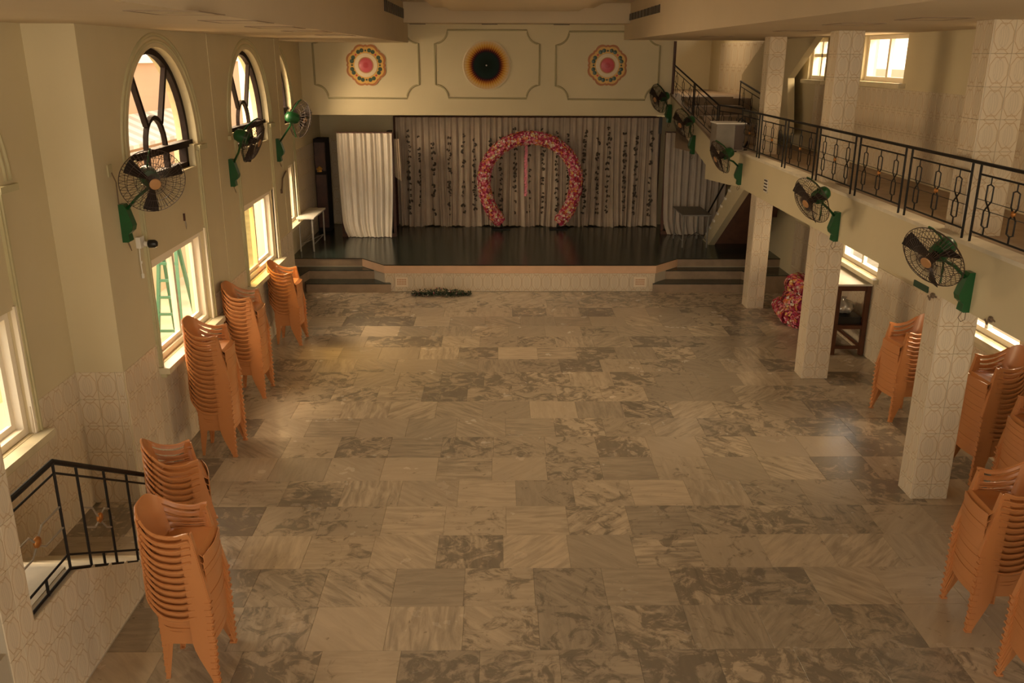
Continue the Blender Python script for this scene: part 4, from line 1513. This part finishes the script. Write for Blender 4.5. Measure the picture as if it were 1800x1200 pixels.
# folded flower garland under the gallery
t = thing('folded_flower_garland', 'pile of folded pink and orange flower garland behind the second pillar', 'garland', (5.45, 15.3, 0))
lay = [[(-.10, .75, .13), (-.16, .3, .14), (-.2, -.2, .13), (-.05, -.45, .13), (.2, -.3, .13)],
       [(.22, .6, .36), (0, .4, .38), (-.15, .05, .37), (.0, -.25, .36), (.25, -.2, .36)],
       [(.28, .75, .58), (.05, .55, .60), (-.05, .2, .61), (.1, -.05, .58), (.3, .05, .58)]]
cov = MB()
core = []
for L3 in lay:
    pp_ = []
    for a, b_ in zip(L3, L3[1:]):
        for k in range(6):
            pp_.append(Vector(a).lerp(Vector(b_), k / 6))
    pp_.append(Vector(L3[-1]))
    q = petal_tube(pp_, .135, 1300, .036, rs)
    k0 = len(cov.v)
    cov.v += q.v
    cov.f += [tuple(i + k0 for i in f) for f in q.f]
    cov.m += q.m
    MB().tube(pp_, .115, 8).build('garland_coil', 'flower_magenta', t)
tag(cov.build('flower_cover', PETM, t), kind='stuff')

# wooden table under the gallery with things on its shelf
tz = at(1478, 500, 1, 13.35).z
WT = thing('wooden_table', 'dark wooden table with pale top under the gallery window', 'table', (5.64, 14.03, 0))
w, d = .27, .65
MB().box((-w - .02, -d - .02, tz - .03), (w, d, tz)).build('table_top', 'table_white', WT)
for sx in (-1, 1):
    for sy in (-1, 1):
        MB().box((sx * (w - .035) - .035, sy * (d - .04) - .035, 0), (sx * (w - .035) + .035, sy * (d - .04) + .035, tz - .03)).build('leg', 'red_brown_wood', WT)
for sy in (-1, 1):
    MB().box((-w + .04, sy * (d - .04) - .02, tz - .12), (w - .04, sy * (d - .04) + .02, tz - .03)).build('apron', 'red_brown_wood', WT)
    MB().box((-w + .04, sy * (d - .04) - .018, .10), (w - .04, sy * (d - .04) + .018, .15)).build('stretcher', 'red_brown_wood', WT)
for sx in (-1, 1):
    MB().box((sx * (w - .035) - .015, -d + .08, .10), (sx * (w - .035) + .015, d - .08, .15)).build('stretcher', 'red_brown_wood', WT)
MB().box((-w + .01, -d + .01, .44), (w - .01, d - .01, .50)).build('shelf', 'red_brown_wood', WT)
t = thing('storage_case', 'flat black case on the shelf of the wooden table', 'case', (5.64, 13.75, .50))
MB().box((-.19, -.30, .0), (.19, .35, .10)).build('body', 'plastic_black', t)
MB().box((-.195, -.305, .10), (.195, .355, .125)).build('lid', 'plastic_black', t)
t = thing('plastic_bag', 'shiny silver plastic bag on the black case', 'bag', (5.62, 13.75, .626))
m = MB()
def bagp(u, v):
    a = 2 * PI * u
    th_ = PI * v
    r = 1 + .10 * math.sin(5 * a + 3 * v) + .07 * math.sin(9 * a + 5 * v)
    return (.17 * r * math.cos(a) * math.sin(th_) ** .8, .26 * r * math.sin(a) * math.sin(th_) ** .8, .11 - .11 * math.cos(th_) * (1 if th_ > 1.57 else 1))
m.sheet(bagp, 28, 12, .003)
m.build('bag_body', 'bag_silver', t, 'all')
MB().lathe([(.03, 0), (.02, .03), (.045, .06)], 10, Matrix.Translation((0, -.05, .21)), cap=False).build('bag_neck', 'bag_silver', t, True)

# ================================================================== SMALL FIXTURES
t = thing('security_camera', 'white wall camera with black lens and hanging cable', 'camera', (XL, 9.31, 2.68))
MB().box((0, -.06, -.05), (.05, .05, .07)).build('mount', 'plastic_white', t)
MB().lathe([(.03, 0), (.03, .03), (.03, .05)], 14, Matrix.Translation((.07, .0, -.01)) @ Matrix.Rotation(PI / 2, 4, 'Y')).build('body', 'plastic_white', t, True)
MB().lathe([(.038, .0), (.045, .01), (.045, .07), (.03, .09)], 14, Matrix.Translation((.11, .0, -.01)) @ Matrix.Rotation(PI / 2, 4, 'Y')).build('lens', 'plastic_black', t, True)
m = MB()
m.tube([(.02, -.03, -.05), (.015, -.035, -.2), (.02, -.03, -.36)], .007, 6)
m.tube([(.02, -.03, -.19), (.02, -.03, -.22)], .014, 6)
m.tube([(.02, -.03, -.33), (.02, -.03, -.38)], .016, 6)
m.build('cable', 'plastic_white', t)
t = thing('wall_hook', 'small dark hook with wire loop above the first lower window', 'hook', (XL, 10.74, 2.66))
MB().box((0, -.012, .0), (.02, .012, .09)).build('plate', 'dark_wood', t)
MB().tube([(.015, 0, .02), (.025, .015, -.05), (.02, .0, -.10), (.02, -.012, -.05), (.015, 0, .01)], .004, 5).build('loop', 'steel', t)
pq = at(495, 318, 0, XL)
t = thing('wall_bracket', 'bent dark rod on the wall beside the last lower window', 'rod', (XL, pq.y, pq.z))
m = MB().tube([(.02, -.12, -.16), (.03, -.04, .05), (.04, .10, .12), (.04, .22, .15)], .014, 6)
m.build('rod', 'rope_grey', t)
MB().box((0, -.14, -.20), (.03, -.09, -.13)).build('foot', 'rope_grey', t)
pq = at(192, 300, 0, XL)
t = tag(MB().box((XL, pq.y - .05, pq.z - .06), (XL + .012, pq.y + .05, pq.z + .06)).build('socket_plate', 'cream_trim'), 'old round socket plate with a loose wire above the nearest fan', 'socket')
MB().tube([(XL + .02, pq.y, pq.z - .02), (XL + .03, pq.y + .05, pq.z - .12), (XL + .02, pq.y + .07, pq.z - .35)], .006, 5).build('wire', 'rope_grey', t)
# metal box speaker on the gallery end
t = thing('metal_box', 'grey metal cabinet box on the gallery edge by the stairs', 'box', tuple(at(1275, 262, 1, 16.72)))
MB().box((-.26, -.30, 0), (.26, .16, .48)).build('body', 'grey_metal', t)
MB().box((.15, -.05, -.05), (.40, .05, .0)).build('bracket', 'iron_black', t)
MB().box((-.28, -.32, .48), (.28, .18, .50)).build('top_cover', 'plastic_white', t)
MB().box((.08, -.315, .02), (.24, -.30, .46)).build('side_panel', 'vent_dark', t)
MB().tube([(.2, 0, .50), (.25, .0, .56), (.34, .02, .5), (.32, 0, .3)], .014, 6).build('pipe', 'iron_black', t)
# striped vent and plates on the gallery front
t = thing('vent_grille', 'small white and dark striped vent on the gallery front', 'vent', (XF - .002, 14.77, 2.54))
MB().box((-.012, -.10, -.11), (0, .10, .11)).build('plate', 'plastic_white', t)
for k in range(4):
    MB().box((-.018, -.085, -.085 + .052 * k), (-.010, .085, -.060 + .052 * k)).build('slat', 'vent_dark', t)
pq = at(1620, 503, 0, XF)
tag(MB().box((XF - .014, pq.y - .16, pq.z - .032), (XF, pq.y + .16, pq.z + .032)).build('name_plate', 'sign_green'), 'plain dark green plate low on the gallery front', 'plate')
pq = at(1164, 222, 1, YB)
tag(MB().box((pq.x - .035, YB + .2, pq.z - .18), (pq.x + .035, YB + .275, pq.z + .18)).build('column_speaker', 'plastic_black'), 'slim black speaker on the wall right of the backdrop curtain', 'speaker')
for i, (x, y) in enumerate(((1641, 520), (1743, 562))):
    pq = at(x, y, 0, XF)
    t = thing('wire_clip', ('rusty wire clip above the nearest pillar', 'bent wire hook under the gallery front near the picture edge')[i], 'clip', tuple(pq))
    MB().tube([(0, -.06, 0), (-.03, 0, .02), (-.02, .03, -.05), (-.03, .06, -.01)], .009, 5).build('wire', 'rope_grey', t)
    MB().box((-.02, -.02, -.02), (0, .02, .03)).build('clip_base', 'rope_grey', t)
# air vents in the soffit faces
def face_vent(label, x, y0, y1, z0, z1, s):
    t = thing('air_vent', label, 'vent', (x, (y0 + y1) / 2, (z0 + z1) / 2))
    d, h = (y1 - y0) / 2, (z1 - z0) / 2
    MB().box((min(0, s * .01), -d, -h), (max(0, s * .01), d, h)).build('plate', 'plastic_black', t)
    n = 10
    for k in range(n + 1):
        y = -d + 2 * d * k / n
        MB().box((min(s * .008, s * .02), y - .012, -h), (max(s * .008, s * .02), y + .012, h)).build('slat', 'vent_dark', t)
a_, b_ = at(1104, 22, 0, 2.73), at(1160, 20, 0, 2.73)
c_ = at(1104, 37, 0, 2.73)
face_vent('dark slatted air vent high on the right soffit face', 2.73, b_.y, a_.y, c_.z, c_.z + .13, -1)
a_, b_ = at(708, 25, 0, -1.98), at(675, 12, 0, -1.98)
face_vent('dark slatted air vent high on the left soffit face', -1.98, b_.y, a_.y, at(708, 32, 0, -1.98).z, at(708, 15, 0, -1.98).z, 1)
for i, xx in enumerate((-1.75, -.20, 1.35)):
    tag(MB().box((xx - .17, YB - .22, 5.238), (xx + .17, YB - .10, 5.25)).build('ceiling_diffuser', 'vent_dark'), ('left', 'middle', 'right')[i] + ' small dark slot diffuser in the ceiling above the stage panels', 'vent')
# recessed soffit lights (unlit)
def soffit_light(label, x, y, z):
    t = thing('recessed_light', label, 'light', (x, y, z), 0, 'unlit recessed lights in the soffits')
    m = MB()
    for s in (-1, 1):
        m.box((-.24, s * .27 - .015, -.005), (.24, s * .27 + .015, 0))
        m.box((s * .22 - .015, -.255, -.0049), (s * .22 + .015, .255, 0))
    m.build('frame', 'light_frame', t)
    MB().box((-.205, -.255, -.003), (.205, .255, -.001)).build('diffuser', 'soffit_paint', t)
for i, (px_, py_) in enumerate(((310, 22), (417, 38), (485, 48), (540, 55), (590, 62))):
    p = at(px_, py_, 2, ZL)
    soffit_light('unlit recessed light in the left soffit, ' + ('nearest the camera', 'second from the camera', 'third from the camera', 'fourth from the camera', 'closest to the stage')[i], p.x, min(p.y, 19.5), ZL)
for i, (px_, py_) in enumerate(((1640, 33), (1500, 42), (1400, 54), (1260, 64))):
    p = at(px_, py_, 2, ZR)
    soffit_light('unlit recessed light in the right soffit, ' + ('nearest the camera', 'second from the camera', 'third from the camera', 'closest to the stage')[i], p.x, min(p.y, 19.5), ZR)
